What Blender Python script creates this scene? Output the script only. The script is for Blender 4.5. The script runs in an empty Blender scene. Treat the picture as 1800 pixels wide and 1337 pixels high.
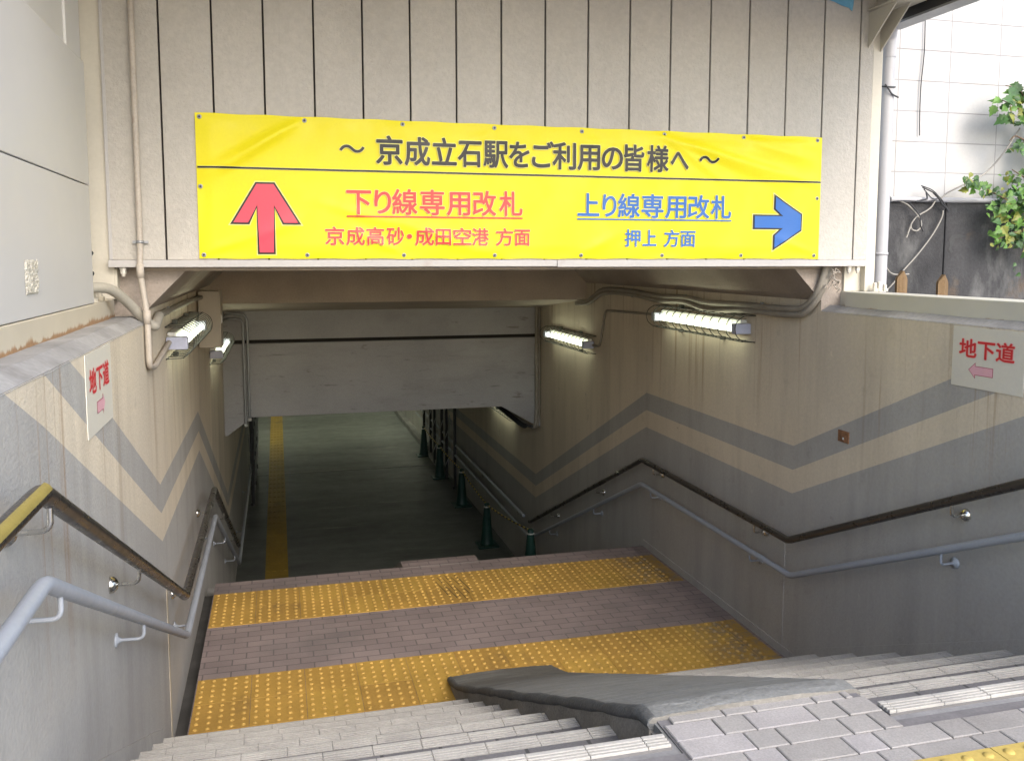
import bpy, bmesh, math, random
from mathutils import Vector, Matrix
R = math.radians
random.seed(7)
sc = bpy.context.scene
COL = sc.collection

# ------------------------------------------------------------------ materials
def _nodes(name):
    m = bpy.data.materials.new(name); m.use_nodes = True
    nt = m.node_tree; nt.nodes.clear()
    out = nt.nodes.new('ShaderNodeOutputMaterial'); b = nt.nodes.new('ShaderNodeBsdfPrincipled')
    nt.links.new(b.outputs[0], out.inputs[0])
    return m, nt, b

def _pos(nt, scale=(1, 1, 1), swap=None):
    g = nt.nodes.new('ShaderNodeNewGeometry'); v = g.outputs['Position']
    if swap:
        s = nt.nodes.new('ShaderNodeSeparateXYZ'); nt.links.new(v, s.inputs[0])
        c = nt.nodes.new('ShaderNodeCombineXYZ')
        for i, a in enumerate(swap): nt.links.new(s.outputs['XYZ'.index(a)], c.inputs[i])
        v = c.outputs[0]
    mp = nt.nodes.new('ShaderNodeMapping'); mp.inputs['Scale'].default_value = scale
    nt.links.new(v, mp.inputs[0])
    return mp.outputs[0]

def _noise(nt, vec, scale, detail=5, rough=.6, dist=0):
    n = nt.nodes.new('ShaderNodeTexNoise'); n.inputs['Scale'].default_value = scale
    n.inputs['Detail'].default_value = detail; n.inputs['Roughness'].default_value = rough
    n.inputs['Distortion'].default_value = dist
    nt.links.new(vec, n.inputs['Vector']); return n.outputs[0]

def _range(nt, v, a, b, c, d, smooth=False):
    n = nt.nodes.new('ShaderNodeMapRange')
    if smooth: n.interpolation_type = 'SMOOTHSTEP'
    for i, x in zip((1, 2, 3, 4), (a, b, c, d)): n.inputs[i].default_value = x
    nt.links.new(v, n.inputs[0]); return n.outputs[0]

def _math(nt, op, a, b):
    n = nt.nodes.new('ShaderNodeMath'); n.operation = op
    for i, x in enumerate((a, b)):
        if isinstance(x, (int, float)): n.inputs[i].default_value = x
        else: nt.links.new(x, n.inputs[i])
    return n.outputs[0]

def _mix(nt, fac, a, b):
    n = nt.nodes.new('ShaderNodeMix'); n.data_type = 'RGBA'
    if isinstance(fac, (int, float)): n.inputs[0].default_value = fac
    else: nt.links.new(fac, n.inputs[0])
    for i, x in ((6, a), (7, b)):
        if isinstance(x, tuple): n.inputs[i].default_value = (*x[:3], 1)
        else: nt.links.new(x, n.inputs[i])
    return n.outputs[2]

def _scale(nt, col, f):
    n = nt.nodes.new('ShaderNodeVectorMath'); n.operation = 'SCALE'
    if isinstance(col, tuple): n.inputs[0].default_value = col[:3]
    else: nt.links.new(col, n.inputs[0])
    nt.links.new(f, n.inputs['Scale']); return n.outputs[0]

def _bump(nt, b, h, strength, dist, prev=None):
    n = nt.nodes.new('ShaderNodeBump'); n.inputs['Strength'].default_value = strength
    n.inputs['Distance'].default_value = dist; nt.links.new(h, n.inputs['Height'])
    if prev: nt.links.new(prev, n.inputs['Normal'])
    nt.links.new(n.outputs[0], b.inputs['Normal']); return n.outputs[0]

def M(name, col, rough=.8, var=.12, vscale=2.5, fine=.06, fscale=70, bump=.25, bscale=160, bdist=.002,
      stretch=(1, 1, 1), stains=(), metallic=0., spec=.4, base=None):
    """layered noise paint; stains = (colour, stretch, scale, lo, hi, amount, zlo, zhi)"""
    m, nt, b = _nodes(name)
    p = _pos(nt); ps = _pos(nt, stretch)
    f = _math(nt, 'MULTIPLY', _range(nt, _noise(nt, ps, vscale, 6), .3, .7, 1 - var, 1 + var),
              _range(nt, _noise(nt, p, fscale, 3), .3, .7, 1 - fine, 1 + fine))
    c = _scale(nt, base(nt, b) if base else tuple(col), f)
    for (scol, sst, ssc, lo, hi, amt, zlo, zhi) in stains:
        fac = _range(nt, _noise(nt, _pos(nt, sst), ssc, 5, .65), lo, hi, 0, amt)
        if zlo is not None:
            s = nt.nodes.new('ShaderNodeSeparateXYZ'); nt.links.new(p, s.inputs[0])
            fac = _math(nt, 'MULTIPLY', fac, _range(nt, s.outputs[2], zlo, zhi, 0, 1, True))
        c = _mix(nt, fac, c, scol)
    nt.links.new(c, b.inputs['Base Color'])
    rr = _range(nt, _noise(nt, p, vscale * 4, 4), .3, .7, max(.05, rough - .08), min(1, rough + .08))
    nt.links.new(rr, b.inputs['Roughness'])
    b.inputs['Metallic'].default_value = metallic
    b.inputs['Specular IOR Level'].default_value = spec
    if bump: _bump(nt, b, _noise(nt, p, bscale, 4), bump, bdist)
    return m

def brick(c1, c2, mortar, w, h, ms=.006, offset=.5, swap='XYZ', loc=(0, 0, 0), squash=1.0, bstr=.5):
    def f(nt, b):
        v = _pos(nt, (1, 1, 1), swap)
        v.node.inputs['Location'].default_value = loc
        t = nt.nodes.new('ShaderNodeTexBrick'); t.offset = offset; t.squash = squash
        t.inputs['Color1'].default_value = (*c1, 1); t.inputs['Color2'].default_value = (*c2, 1)
        t.inputs['Mortar'].default_value = (*mortar, 1); t.inputs['Scale'].default_value = 1
        t.inputs['Mortar Size'].default_value = ms; t.inputs['Mortar Smooth'].default_value = .3
        t.inputs['Bias'].default_value = 0
        t.inputs['Brick Width'].default_value = w; t.inputs['Row Height'].default_value = h
        nt.links.new(v, t.inputs['Vector'])
        inv = _math(nt, 'SUBTRACT', 1.0, t.outputs['Fac'])
        mixh = _math(nt, 'ADD', inv, _math(nt, 'MULTIPLY', _noise(nt, _pos(nt), 140, 4), .35))
        _bump(nt, b, mixh, bstr, .004)
        return t.outputs['Color']
    return f

RUST = (.24, .11, .04)
def wall_mat(name, col, var):
    k = lambda f: tuple(c * f for c in col)
    return M(name, col, .85, var, 1.3, .05, 55, .65, 85, .005, (1, 1, .45), stains=(
        (k(.62), (1, 3.5, .5), 1.0, .48, .74, .48, None, None),
        (k(1.30), (1, 4, .4), .9, .56, .76, .32, None, None),
        (k(.62), (1, 26, .8), .9, .66, .74, .35, None, None),
        (k(1.35), (1, 3, 3), 3.0, .68, .72, .35, None, None),
        (k(.55), (1, 2.5, 2.5), 2.2, .62, .76, .40, None, None),
        ((.25, .15, .075), (1, 15, .35), .8, .555, .68, .85, 1.15, 2.0),
        ((.10, .09, .085), (1, 6, 6), 1.2, .70, .76, .45, None, None)))
m_beige = wall_mat('beige_wall_paint', (.585, .515, .405), .09)
m_grey = wall_mat('grey_wall_paint', (.36, .350, .330), .10)
m_ledge = M('ledge_concrete', (.27, .265, .26), .9, .25, 4, .1, 50, .5, 90, .004,
            stains=(((.10, .09, .08), (1, 3, 3), 1.5, .58, .72, .5, None, None),))
m_portal = M('portal_concrete', (.30, .255, .215), .9, .16, 3, .1, 70, .7, 90, .006)
m_ceiling = M('ceiling_concrete', (.40, .345, .285), .9, .14, 2, .08, 70, .4, 120, .003)
m_beam = M('beam_concrete', (.35, .345, .35), .88, .10, 2, .07, 90, .5, 110, .004, stains=(
    ((.13, .10, .07), (1, 1, 3), 3.0, .64, .72, .6, None, None),
    ((.10, .09, .08), (1.2, 1, 8), 2.2, .64, .70, .45, None, None),
    ((.22, .21, .19), (.6, 1, 2.5), 1.2, .5, .72, .45, None, None)))
m_siding = M('siding_stucco', (.43, .405, .36), .75, .05, 1.6, .06, 45, .8, 75, .005, (1, 1, .5), stains=(
    ((.29, .265, .23), (1.6, 1, .8), 1.2, .58, .74, .30, None, None),
    ((.22, .195, .165), (7, 1, .6), 1.0, .66, .78, .25, None, None)))
m_groove = M('groove_shadow_gap', (.022, .019, .016), .9, .2)
m_sill = M('sill_paint', (.40, .385, .37), .55, .06, 3, .04, 60, .12, 90, .001, stains=(
    ((.30, .22, .17), (3, 1, 2), 2, .62, .74, .4, None, None),))
m_cream = M('cream_steel_paint', (.50, .465, .385), .5, .06, 3, .03, 60, .08, 90, .001, stains=(
    ((.36, .20, .08), (3, 3, 3), 3, .70, .76, .5, None, None),))
m_creamr = None
def rust_bottom(name, col, z0, spread):
    m, nt, b = _nodes(name)
    p = _pos(nt); s = nt.nodes.new('ShaderNodeSeparateXYZ'); nt.links.new(p, s.inputs[0])
    lim = _range(nt, _noise(nt, _pos(nt, (1, 1, .15)), 7, 6, .7), .40, .68, 0, spread)
    d = _math(nt, 'SUBTRACT', s.outputs[2], z0)
    fac = _range(nt, _math(nt, 'DIVIDE', d, _math(nt, 'ADD', lim, .0035)), .35, 1.1, 1, 0, True)
    c = _scale(nt, col, _range(nt, _noise(nt, p, 3, 5), .3, .7, .94, 1.05))
    tone = _mix(nt, _noise(nt, p, 60, 4), (.12, .055, .03), (.45, .24, .09))
    c = _mix(nt, _math(nt, 'MULTIPLY', fac, .9), c, tone)
    nt.links.new(c, b.inputs['Base Color']); b.inputs['Roughness'].default_value = .55
    _bump(nt, b, _noise(nt, p, 60, 4), .1, .001)
    return m
m_cream_rusty = rust_bottom('rusty_cream_paint', (.52, .47, .375), 2.169, .040)
m_cream_rail = rust_bottom('weathered_cream_paint', (.52, .50, .43), 2.160, .014)
m_panel = M('white_panel', (.52, .513, .50), .5, .02, .8, .0, 60, 0, spec=.3)
m_panel2 = M('bright_panel', (.66, .655, .64), .5, .02, 1, .0, 60, 0, spec=.3)
m_conduit = M('painted_conduit', (.40, .355, .30), .6, .10, 8, .08, 90, .2, 120, .001, stains=(
    ((.25, .17, .12), (4, 4, 2), 5, .62, .72, .5, None, None),))
m_flex = M('flex_hose', (.37, .345, .29), .6, .1, 8, .06, 90, .2, 120, .001)
m_flexd = M('dusty_hose', (.26, .235, .195), .7, .15, 8, .1, 90, .3, 120, .001)
m_steelp = M('galvanised_pipe', (.30, .31, .32), .45, .1, 10, .08, 90, .1, 120, .001, metallic=.6)
m_steel = M('stainless_steel', (.62, .61, .58), .25, .05, 10, .03, 90, .0, metallic=1.)
m_railup = M('brown_resin_rail', (.036, .031, .027), .30, .05, 3, .02, 120, 0, spec=.5)
m_yel_strip = M('yellow_rail_strip', (.23, .185, .055), .4, .1, 12, .05)
m_raillow = M('bluegrey_rail_paint', (.30, .325, .365), .42, .06, 6, .04, 90, .05, 60, .0005, stains=(
    ((.16, .16, .17), (4, 4, 4), 4, .66, .74, .6, None, None),))
m_box = M('meter_box_paint', (.40, .36, .30), .5, .05, 3, .03, 60, .05)
m_dark = M('black_iron', (.03, .031, .033), .5, .2, 8, .1, 80, .1)
m_nut = M('bolt_steel', (.55, .52, .46), .5, .1, 20, .1, metallic=.3)
m_pave = M('paver_top', (.285, .268, .250), .9, .12, 5, .13, 190, .8, 260, .002)
m_joint = M('paver_joint', (.15, .142, .142), .95, .15, 9, .1, 90, .4, 200)
m_street = M('street_brick', (1, 1, 1), .9, .10, 3, .12, 150, 0, base=brick((.38, .365, .375), (.34, .33, .34), (.13, .125, .13), .18, .081))
m_tread = M('tread_brick', (1, 1, 1), .9, .12, 4, .12, 150, 0, base=brick((.15, .144, .147), (.13, .125, .128), (.07, .07, .07), .18, .09))  # darkened so the sliver behind each nosing paints in a thin shadow line
m_pave2 = M('paver_dark', (.255, .239, .222), .9, .14, 5, .13, 190, .8, 260, .002); m_pave3 = M('paver_warm', (.31, .29, .28), .9, .14, 5, .13, 190, .8, 260, .002)
m_riser = M('riser_concrete', (.22, .215, .21), .9, .2, 6, .1, 90, .5, 120)
m_nose = M('cream_nosing_tile', (.365, .35, .32), .75, .14, 5, .10, 140, .4, 200, .0015, stains=(
    ((.22, .21, .20), (3, 4, 3), 2.2, .54, .74, .40, None, None),))
m_nosegap = M('nosing_joint', (.16, .152, .145), .9, .1)
m_ramp = M('trowelled_ramp_concrete', (.205, .207, .198), .75, .16, 3, .14, 90, .7, 34, .007, (1.2, 6, 1), stains=(
    ((.38, .38, .36), (2, 16, 6), 2.4, .58, .70, .55, None, None),
    ((.07, .06, .05), (2, 5, 2), 2, .56, .72, .5, None, None), ((.085, .083, .072), (1, 2, 1), 1.5, .30, .50, .75, .75, .05)))
m_rampside = M('ramp_side_concrete', (.19, .18, .16), .9, .2, 5, .12, 90, .8, 60, .006)
m_lip = M('ramp_lip_concrete', (.085, .088, .088), .7, .25, 9, .15, 120, .9, 60, .006)
m_gutter = M('dark_gutter_concrete', (.06, .058, .056), .8, .3, 8)  # plain dark tone for the sunken channel beside the landing
m_land = M('landing_brick', (1, 1, 1), .85, .16, 2.2, .10, 120, 0, base=brick((.218, .175, .165), (.185, .148, .142), (.118, .10, .098), .16, .08, .005), stains=(
    ((.10, .095, .095), (1, 1, 1), 1.4, .52, .74, .55, None, None),
    ((.34, .27, .24), (3, 9, 1), 2.0, .62, .74, .35, None, None)))
def tactile_mat(name, col, worn, grime):
    m, nt, b = _nodes(name)
    p = _pos(nt); s = nt.nodes.new('ShaderNodeSeparateXYZ'); nt.links.new(p, s.inputs[0])
    f = _math(nt, 'MULTIPLY', _range(nt, _noise(nt, p, 2.2, 6), .3, .7, .80, 1.12), _range(nt, _noise(nt, p, 90, 3), .3, .7, .92, 1.07))
    c = _scale(nt, col, f)
    g = _range(nt, _noise(nt, _pos(nt, (3, 1.4, 1)), 1.8, 6, .65), .56, .74, 0, grime)
    c = _mix(nt, g, c, (col[0] * .35, col[1] * .36, col[2] * .7))
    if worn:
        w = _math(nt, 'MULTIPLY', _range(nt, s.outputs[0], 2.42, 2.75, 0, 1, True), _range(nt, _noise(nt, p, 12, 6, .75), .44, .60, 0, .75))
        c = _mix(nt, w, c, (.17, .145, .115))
    nt.links.new(c, b.inputs['Base Color']); b.inputs['Roughness'].default_value = .7
    b.inputs['Specular IOR Level'].default_value = .35
    _bump(nt, b, _noise(nt, p, 180, 4), .35, .0015)
    return m
m_tac = tactile_mat('tactile_yellow', (.375, .225, .048), True, .45)
m_dot = tactile_mat('tactile_stud_yellow', (.42, .262, .062), True, .3)  # paler than the tiles: worn tops plus a highlight painted into the colour
m_tacs = tactile_mat('street_tactile_yellow', (.45, .33, .09), False, .3)
m_tac2 = tactile_mat('tactile_yellow_worn', (.345, .205, .046), True, .6); m_tac3 = tactile_mat('tactile_yellow_fresh', (.395, .245, .05), True, .35)
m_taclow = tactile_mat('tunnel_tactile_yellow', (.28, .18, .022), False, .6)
m_floor = M('wet_tunnel_floor', (.110, .117, .107), .62, .25, 1.2, .08, 50, .35, 14, .004, (.5, 2.2, 1), stains=(
    ((.26, .27, .22), (.6, 4, 1), 1.4, .60, .76, .6, None, None),
    ((.06, .065, .06), (1, 2, 1), .8, .55, .75, .55, None, None)), spec=.25)
m_kerb = M('kerb_concrete', (.2, .2, .19), .9, .2)
m_cone = M('green_cone_plastic', (.008, .042, .032), .45, .1, 9, .05, 90, .05)
m_white = M('white_band', (.6, .6, .58), .5, .05)
m_black = M('black_band', (.02, .02, .02), .5, .05)
m_yellowbar = M('yellow_band', (.5, .38, .05), .5, .05)
m_house = M('lamp_housing_paint', (.62, .62, .58), .45, .05, 6)
m_cap = M('lamp_end_cap', (.42, .44, .55), .4, .05)
m_wire = M('guard_wire', (.05, .05, .042), .5, .1)
m_block = M('white_block_wall', (1, 1, 1), .85, .04, 1.5, .03, 60, 0, base=brick((.42, .412, .395), (.40, .393, .378), (.24, .23, .22), .372, .1855, .0035, 0, 'XZY', (.0, .0, 0)), stains=(
    ((.40, .425, .47), (1, 1, 1), .9, .54, .72, .45, None, None),))
m_oldcon = M("old_dark_concrete", (.045, .045, .047), .92, .25, 2.2, .15, 60, .6, 70, .006, (1, 1, .5), stains=(
    ((.15, .15, .145), (2, 1, .9), 1.6, .52, .66, .65, None, None),
    ((.11, .075, .045), (2, 1, 2), 1.6, .60, .72, .6, None, None),
    ((.012, .012, .013), (1.6, 1, 1), 1.2, .54, .70, .65, None, None)))
m_plas = M('grey_plastic_pipe', (.36, .36, .375), .4, .04, 4, .02, 90, .02)
m_gut = M('black_gutter', (.03, .03, .032), .4, .1)
m_wood = M('weathered_picket_wood', (.15, .095, .045), .8, .2, 6, .12, 90, .5, 90, .003, (6, 6, .6))
m_cable = M('black_cable', (.035, .036, .04), .6, .1)
m_cablel = M('grey_cable', (.28, .265, .235), .6, .1)
m_tape = M('blue_sheet', (.12, .32, .46), .5, .12, 8)
m_roof = M('roof_sheet', (.40, .38, .34), .7, .05)
m_resid = M('adhesive_residue', (.47, .445, .38), .8, .2, 30, .15, 120, .9, 60, .006)
m_sealant = M('sealant', (.43, .385, .30), .7, .15, 6)
m_scuff = M('rubber_scuff', (.10, .068, .025), .8, .3, 20)
m_rustp = M('rust_plate', (.20, .10, .05), .85, .4, 30, .2, 90, .6, 60, .004)

def vinyl(name, col, rough=.38):
    return M(name, col, rough, .03, 3, .02, 80, .06, 300, .0005, spec=.28)
m_ban = vinyl('yellow_vinyl', (.70, .615, .010), .45)
m_halo = vinyl('pale_print', (.72, .68, .22), .42)
m_ink = vinyl('black_print', (.026, .025, .026), .40)
m_red = vinyl('red_print', (.60, .062, .058), .40)
m_pink = vinyl('red_arrow_print', (.66, .07, .105), .40)
m_blue = vinyl('blue_print', (.028, .125, .40), .40)
m_signb = vinyl('ivory_sign_board', (.60, .575, .50), .5)
m_sred = vinyl('sign_red', (.55, .03, .035), .5)
m_shalo = vinyl('sign_pink_glow', (.72, .36, .34), .5)
m_spink = vinyl('sign_pink', (.66, .37, .42), .5)
m_sline = vinyl('sign_arrow_outline', (.42, .09, .13), .5)

def leaf_mat(name, col):
    m, nt, b = _nodes(name)
    p = _pos(nt)
    c = _scale(nt, col, _range(nt, _noise(nt, p, 11, 4), .3, .7, .55, 1.5))
    nt.links.new(c, b.inputs['Base Color']); b.inputs['Roughness'].default_value = .5
    t = nt.nodes.new('ShaderNodeBsdfTranslucent'); nt.links.new(_scale(nt, c, _range(nt, _noise(nt, p, 5, 2), 0, 1, 1.1, 1.5)), t.inputs[0])
    mx = nt.nodes.new('ShaderNodeMixShader'); mx.inputs[0].default_value = .3
    nt.links.new(b.outputs[0], mx.inputs[1]); nt.links.new(t.outputs[0], mx.inputs[2])
    out = [n for n in nt.nodes if n.type == 'OUTPUT_MATERIAL'][0]; nt.links.new(mx.outputs[0], out.inputs[0])
    return m
m_leaf1 = leaf_mat('leaf_fresh', (.10, .21, .035)); m_leaf2 = leaf_mat('leaf_deep', (.045, .11, .028)); m_leaf3 = leaf_mat('leaf_yellowing', (.20, .22, .04))
m_stem = M('woody_stem', (.12, .08, .05), .85, .2)

def emit(name, col, st):
    m, nt, b = _nodes(name)
    b.inputs['Base Color'].default_value = (.8, .8, .75, 1)
    b.inputs['Emission Color'].default_value = (*col, 1); b.inputs['Emission Strength'].default_value = st
    return m
m_tube = emit('fluorescent_tube', (.95, 1., .74), 2.4)
m_tube_deep = emit('deep_tunnel_tube', (.95, 1., .76), 30.0)

# ------------------------------------------------------------------ mesh builder
class MB:
    def __init__(s): s.v = []; s.f = []; s.m = []; s.sm = []; s.mats = []
    def mi(s, mat):
        if mat not in s.mats: s.mats.append(mat)
        return s.mats.index(mat)
    def add(s, vs, fs, mat, smooth=False):
        o = len(s.v); s.v += [tuple(v) for v in vs]; k = s.mi(mat)
        for f in fs: s.f.append([i + o for i in f]); s.m.append(k); s.sm.append(smooth)
        return s
    def box(s, x0, x1, y0, y1, z0, z1, mat, bev=0.):
        if bev <= 0:
            v = [(x, y, z) for z in (z0, z1) for y in (y0, y1) for x in (x0, x1)]
            return s.add(v, [(0, 2, 3, 1), (4, 5, 7, 6), (0, 1, 5, 4), (2, 6, 7, 3), (0, 4, 6, 2), (1, 3, 7, 5)], mat)
        bm = bmesh.new(); bmesh.ops.create_cube(bm, size=1)
        for v in bm.verts: v.co = Vector(((x0 + x1) / 2 + v.co.x * (x1 - x0), (y0 + y1) / 2 + v.co.y * (y1 - y0), (z0 + z1) / 2 + v.co.z * (z1 - z0)))
        bmesh.ops.bevel(bm, geom=bm.edges[:], offset=bev, segments=2, affect='EDGES', profile=.6)
        return s.bm(bm, mat)
    def bm(s, bm, mat, smooth=False):
        bm.verts.index_update(); s.add([v.co for v in bm.verts], [[v.index for v in f.verts] for f in bm.faces], mat, smooth); bm.free(); return s
    def quad(s, a, b, c, d, mat): return s.add([a, b, c, d], [(0, 1, 2, 3)], mat)
    def prism(s, pts, axis, a, b, mat):
        """polygon pts in the other two axes extruded from a to b along axis"""
        def mk(p, t): return {'x': (t, p[0], p[1]), 'y': (p[0], t, p[1]), 'z': (p[0], p[1], t)}[axis]
        n = len(pts); v = [mk(p, a) for p in pts] + [mk(p, b) for p in pts]
        fs = [tuple(range(n))[::-1], tuple(range(n, 2 * n))] + [(i, (i + 1) % n, (i + 1) % n + n, i + n) for i in range(n)]
        s.add(v, fs, mat); s._fix(len(fs)); return s
    def _fix(s, n):
        bm = bmesh.new(); idx = s.f[-n:]; lo = min(min(f) for f in idx); vs = [bm.verts.new(v) for v in s.v[lo:]]
        fl = [bm.faces.new([vs[i - lo] for i in f]) for f in idx]
        bmesh.ops.recalc_face_normals(bm, faces=fl)
        for k, f in enumerate(fl): s.f[len(s.f) - n + k] = [v.index + lo for v in f.verts] if False else [vs.index(v) + lo for v in f.verts]
        bm.free()
    def tube(s, path, r, mat, seg=10, caps=True, rfun=None):
        P = [Vector(p) for p in path]; n = len(P); vs = []
        t0 = (P[1] - P[0]).normalized(); up = Vector((0, 0, 1)) if abs(t0.z) < .9 else Vector((0, 1, 0))
        nrm = t0.cross(up).normalized()
        for i in range(n):
            ta = (P[i] - P[i - 1]).normalized() if i else t0
            tb = (P[i + 1] - P[i]).normalized() if i < n - 1 else ta
            t = (ta + tb).normalized() if (ta + tb).length > 1e-6 else ta
            nrm = (nrm - t * nrm.dot(t)).normalized(); bn = t.cross(nrm)
            k = 1 / max(.5, math.sqrt((1 + ta.dot(tb)) / 2)); rr = rfun(i / (n - 1)) * r if rfun else r
            dif = tb - ta; dif = dif.normalized() if dif.length > 1e-6 else None
            for j in range(seg):
                a = 2 * math.pi * j / seg; d = (nrm * math.cos(a) + bn * math.sin(a)) * rr
                if dif is not None: d += dif * d.dot(dif) * (k - 1)
                vs.append(P[i] + d)
        fs = [(i * seg + j, i * seg + (j + 1) % seg, (i + 1) * seg + (j + 1) % seg, (i + 1) * seg + j) for i in range(n - 1) for j in range(seg)]
        s.add(vs, fs, mat, True)
        if caps: s.add([vs[j] for j in range(seg)][::-1] + [vs[(n - 1) * seg + j] for j in range(seg)], [tuple(range(seg)), tuple(range(seg, 2 * seg))], mat)
        return s
    def lathe(s, c, prof, mat, seg=16, axis='z', smooth=True):
        """prof = (radius, height) list, about axis through c"""
        vs = []
        for r, h in prof:
            for j in range(seg):
                a = 2 * math.pi * j / seg; u, w = r * math.cos(a), r * math.sin(a)
                d = {'z': (u, w, h), 'x': (h, u, w), '-x': (-h, u, -w), '-y': (u, -h, w)}[axis]
                vs.append((c[0] + d[0], c[1] + d[1], c[2] + d[2]))
        fs = [(i * seg + j, i * seg + (j + 1) % seg, (i + 1) * seg + (j + 1) % seg, (i + 1) * seg + j) for i in range(len(prof) - 1) for j in range(seg)]
        fs.append(tuple((len(prof) - 1) * seg + j for j in range(seg)))
        fs.append(tuple(j for j in range(seg))[::-1])
        return s.add(vs, fs, mat, smooth)

def obj(name, mb, parent=None, **props):
    off = Vector((0, 0, 0)); p = parent
    while p is not None: off += p.location; p = p.parent
    me = bpy.data.meshes.new(name)
    me.from_pydata([Vector(v) - off for v in mb.v], [], mb.f)
    for m in mb.mats: me.materials.append(m)
    me.polygons.foreach_set('material_index', mb.m); me.polygons.foreach_set('use_smooth', mb.sm)
    me.update()
    o = bpy.data.objects.new(name, me); COL.objects.link(o); o.parent = parent
    for k, v in props.items(): o[k] = v
    return o

def thing(name, label, cat, loc=(0, 0, 0), group=None):
    o = bpy.data.objects.new(name, None); COL.objects.link(o); o.location = loc; o.empty_display_size = .1
    o['label'] = label; o['category'] = cat
    if group: o['group'] = group
    return o

def dup(root, loc, rotz=0., label=None):
    r = root.copy(); COL.objects.link(r); r.location = loc; r.rotation_euler = (0, 0, rotz)
    if label: r['label'] = label
    for ch in list(root.children):
        c = ch.copy(); COL.objects.link(c); c.parent = r
        for g in list(ch.children):
            d = g.copy(); COL.objects.link(d); d.parent = c
    return r

def smoothpath(pts, n=8):
    P = [Vector(p) for p in pts]; P = [P[0] * 2 - P[1]] + P + [P[-1] * 2 - P[-2]]; out = []
    for i in range(1, len(P) - 2):
        a, b, c, d = P[i - 1:i + 3]
        for k in range(n):
            t = k / n
            out.append(.5 * ((2 * b) + (c - a) * t + (2 * a - 5 * b + 4 * c - d) * t * t + (3 * b - a - 3 * c + d) * t ** 3))
    out.append(P[-2]); return out

def roundpath(pts, r, n=5):
    """polyline with its corners rounded by radius-like distance r"""
    P = [Vector(p) for p in pts]; out = [P[0]]
    for i in range(1, len(P) - 1):
        a = (P[i - 1] - P[i]); b = (P[i + 1] - P[i]); q = min(r, a.length * .45, b.length * .45)
        A = P[i] + a.normalized() * q; B = P[i] + b.normalized() * q
        for k in range(n + 1):
            t = k / n; out.append(A * (1 - t) ** 2 + P[i] * 2 * t * (1 - t) + B * t * t)
    out.append(P[-1]); return out

def text_mesh(body, offset=0., res=4):
    c = bpy.data.curves.new('lettering_source', 'FONT'); c.body = body; c.offset = offset; c.resolution_u = res
    o = bpy.data.objects.new('lettering_source', c); COL.objects.link(o)
    bpy.context.view_layer.update()
    dg = bpy.context.evaluated_depsgraph_get(); me = bpy.data.meshes.new_from_object(o.evaluated_get(dg))
    bm = bmesh.new(); bm.from_mesh(me); bmesh.ops.triangulate(bm, faces=bm.faces[:])
    bmesh.ops.subdivide_edges(bm, edges=[e for e in bm.edges if e.calc_length() > .12], cuts=3); bmesh.ops.triangulate(bm, faces=bm.faces[:])
    bm.verts.index_update(); vs = [(v.co.x, v.co.y) for v in bm.verts]; fs = [[v.index for v in f.verts] for f in bm.faces]; bm.free()
    bpy.data.objects.remove(o); bpy.data.curves.remove(c); bpy.data.meshes.remove(me)
    return vs, fs

def bbox(vs):
    return min(v[0] for v in vs), max(v[0] for v in vs), min(v[1] for v in vs), max(v[1] for v in vs)

def put_text(mb, body, u0, u1, w0, w1, fn, mat, off, halo=None, fnh=None, hoff=.03):
    """lettering stretched to the rectangle (u0..u1, w0..w1), placed by fn(u, w)"""
    vs, fs = text_mesh(body); x0, x1, y0, y1 = bbox(vs)
    def mp(p): return (u0 + (p[0] - x0) / (x1 - x0) * (u1 - u0), w0 + (p[1] - y0) / (y1 - y0) * (w1 - w0))
    def layer(d, f, m_, n):
        for k in range(n):                  # emboldened: the strokes laid over themselves a hair apart
            a = 2 * math.pi * k / n; dx, dy = d * math.cos(a), d * math.sin(a)
            mb.add([f(*mp((p[0] + dx, p[1] + dy)), k * 1e-4) for p in vs], fs, m_)
    layer(off, fn, mat, 8)
    if halo: layer(off + hoff, fnh, halo, 8)

def put_line(mb, body, boxes, w0, w1, fn, mat, off, halo=None, fnh=None, hoff=.03):
    """a line of lettering, each sign in its own width, all on one baseline"""
    _, _, Y0, Y1 = bbox(text_mesh(body)[0])
    for ch, (u0, u1) in zip(body, boxes):
        c0, c1 = bbox(text_mesh(ch)[0])[2:]
        k = (w1 - w0) / (Y1 - Y0)
        put_text(mb, ch, u0, u1, w0 + (c0 - Y0) * k, w0 + (c1 - Y0) * k, fn, mat, off, halo, fnh, hoff)

# ------------------------------------------------------------------ measures
XL, XR = -.585, 2.961
YF = 4.30                      # face of the hood wall
ZT = 2.15                      # top of the side walls in the open
H1, T1, YB = .1555, .337, 4.30  # first flight: rise, going, face of the lowest riser
NS = 8; ZS = NS * H1           # street level
Y2 = 6.80; H2 = .149; T2 = .3333; ZL = -1.49
YBEAM = 9.87
def yk(k): return YB - (k - 1) * T1         # riser of step k
def gline(y):
    if y < 2.1: return .4555 * 2.5
    if y < 4.6: return .4555 * (4.6 - y)
    if y < 6.78: return 0.
    if y < 10.05: return -.4495 * (y - 6.78)
    return -1.47

# ------------------------------------------------------------------ ground, stairs, landing
mb = MB()
mb.box(-60, XL - .5, -60, 40, ZS - .3, ZS, m_street)
mb.box(XR + .5, 60, -60, 40, ZS - .3, ZS, m_street)
mb.box(XL - .5, XR + .5, -60, 1.14, ZS - .3, ZS, m_street)
obj('street', mb, kind='structure')

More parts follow.
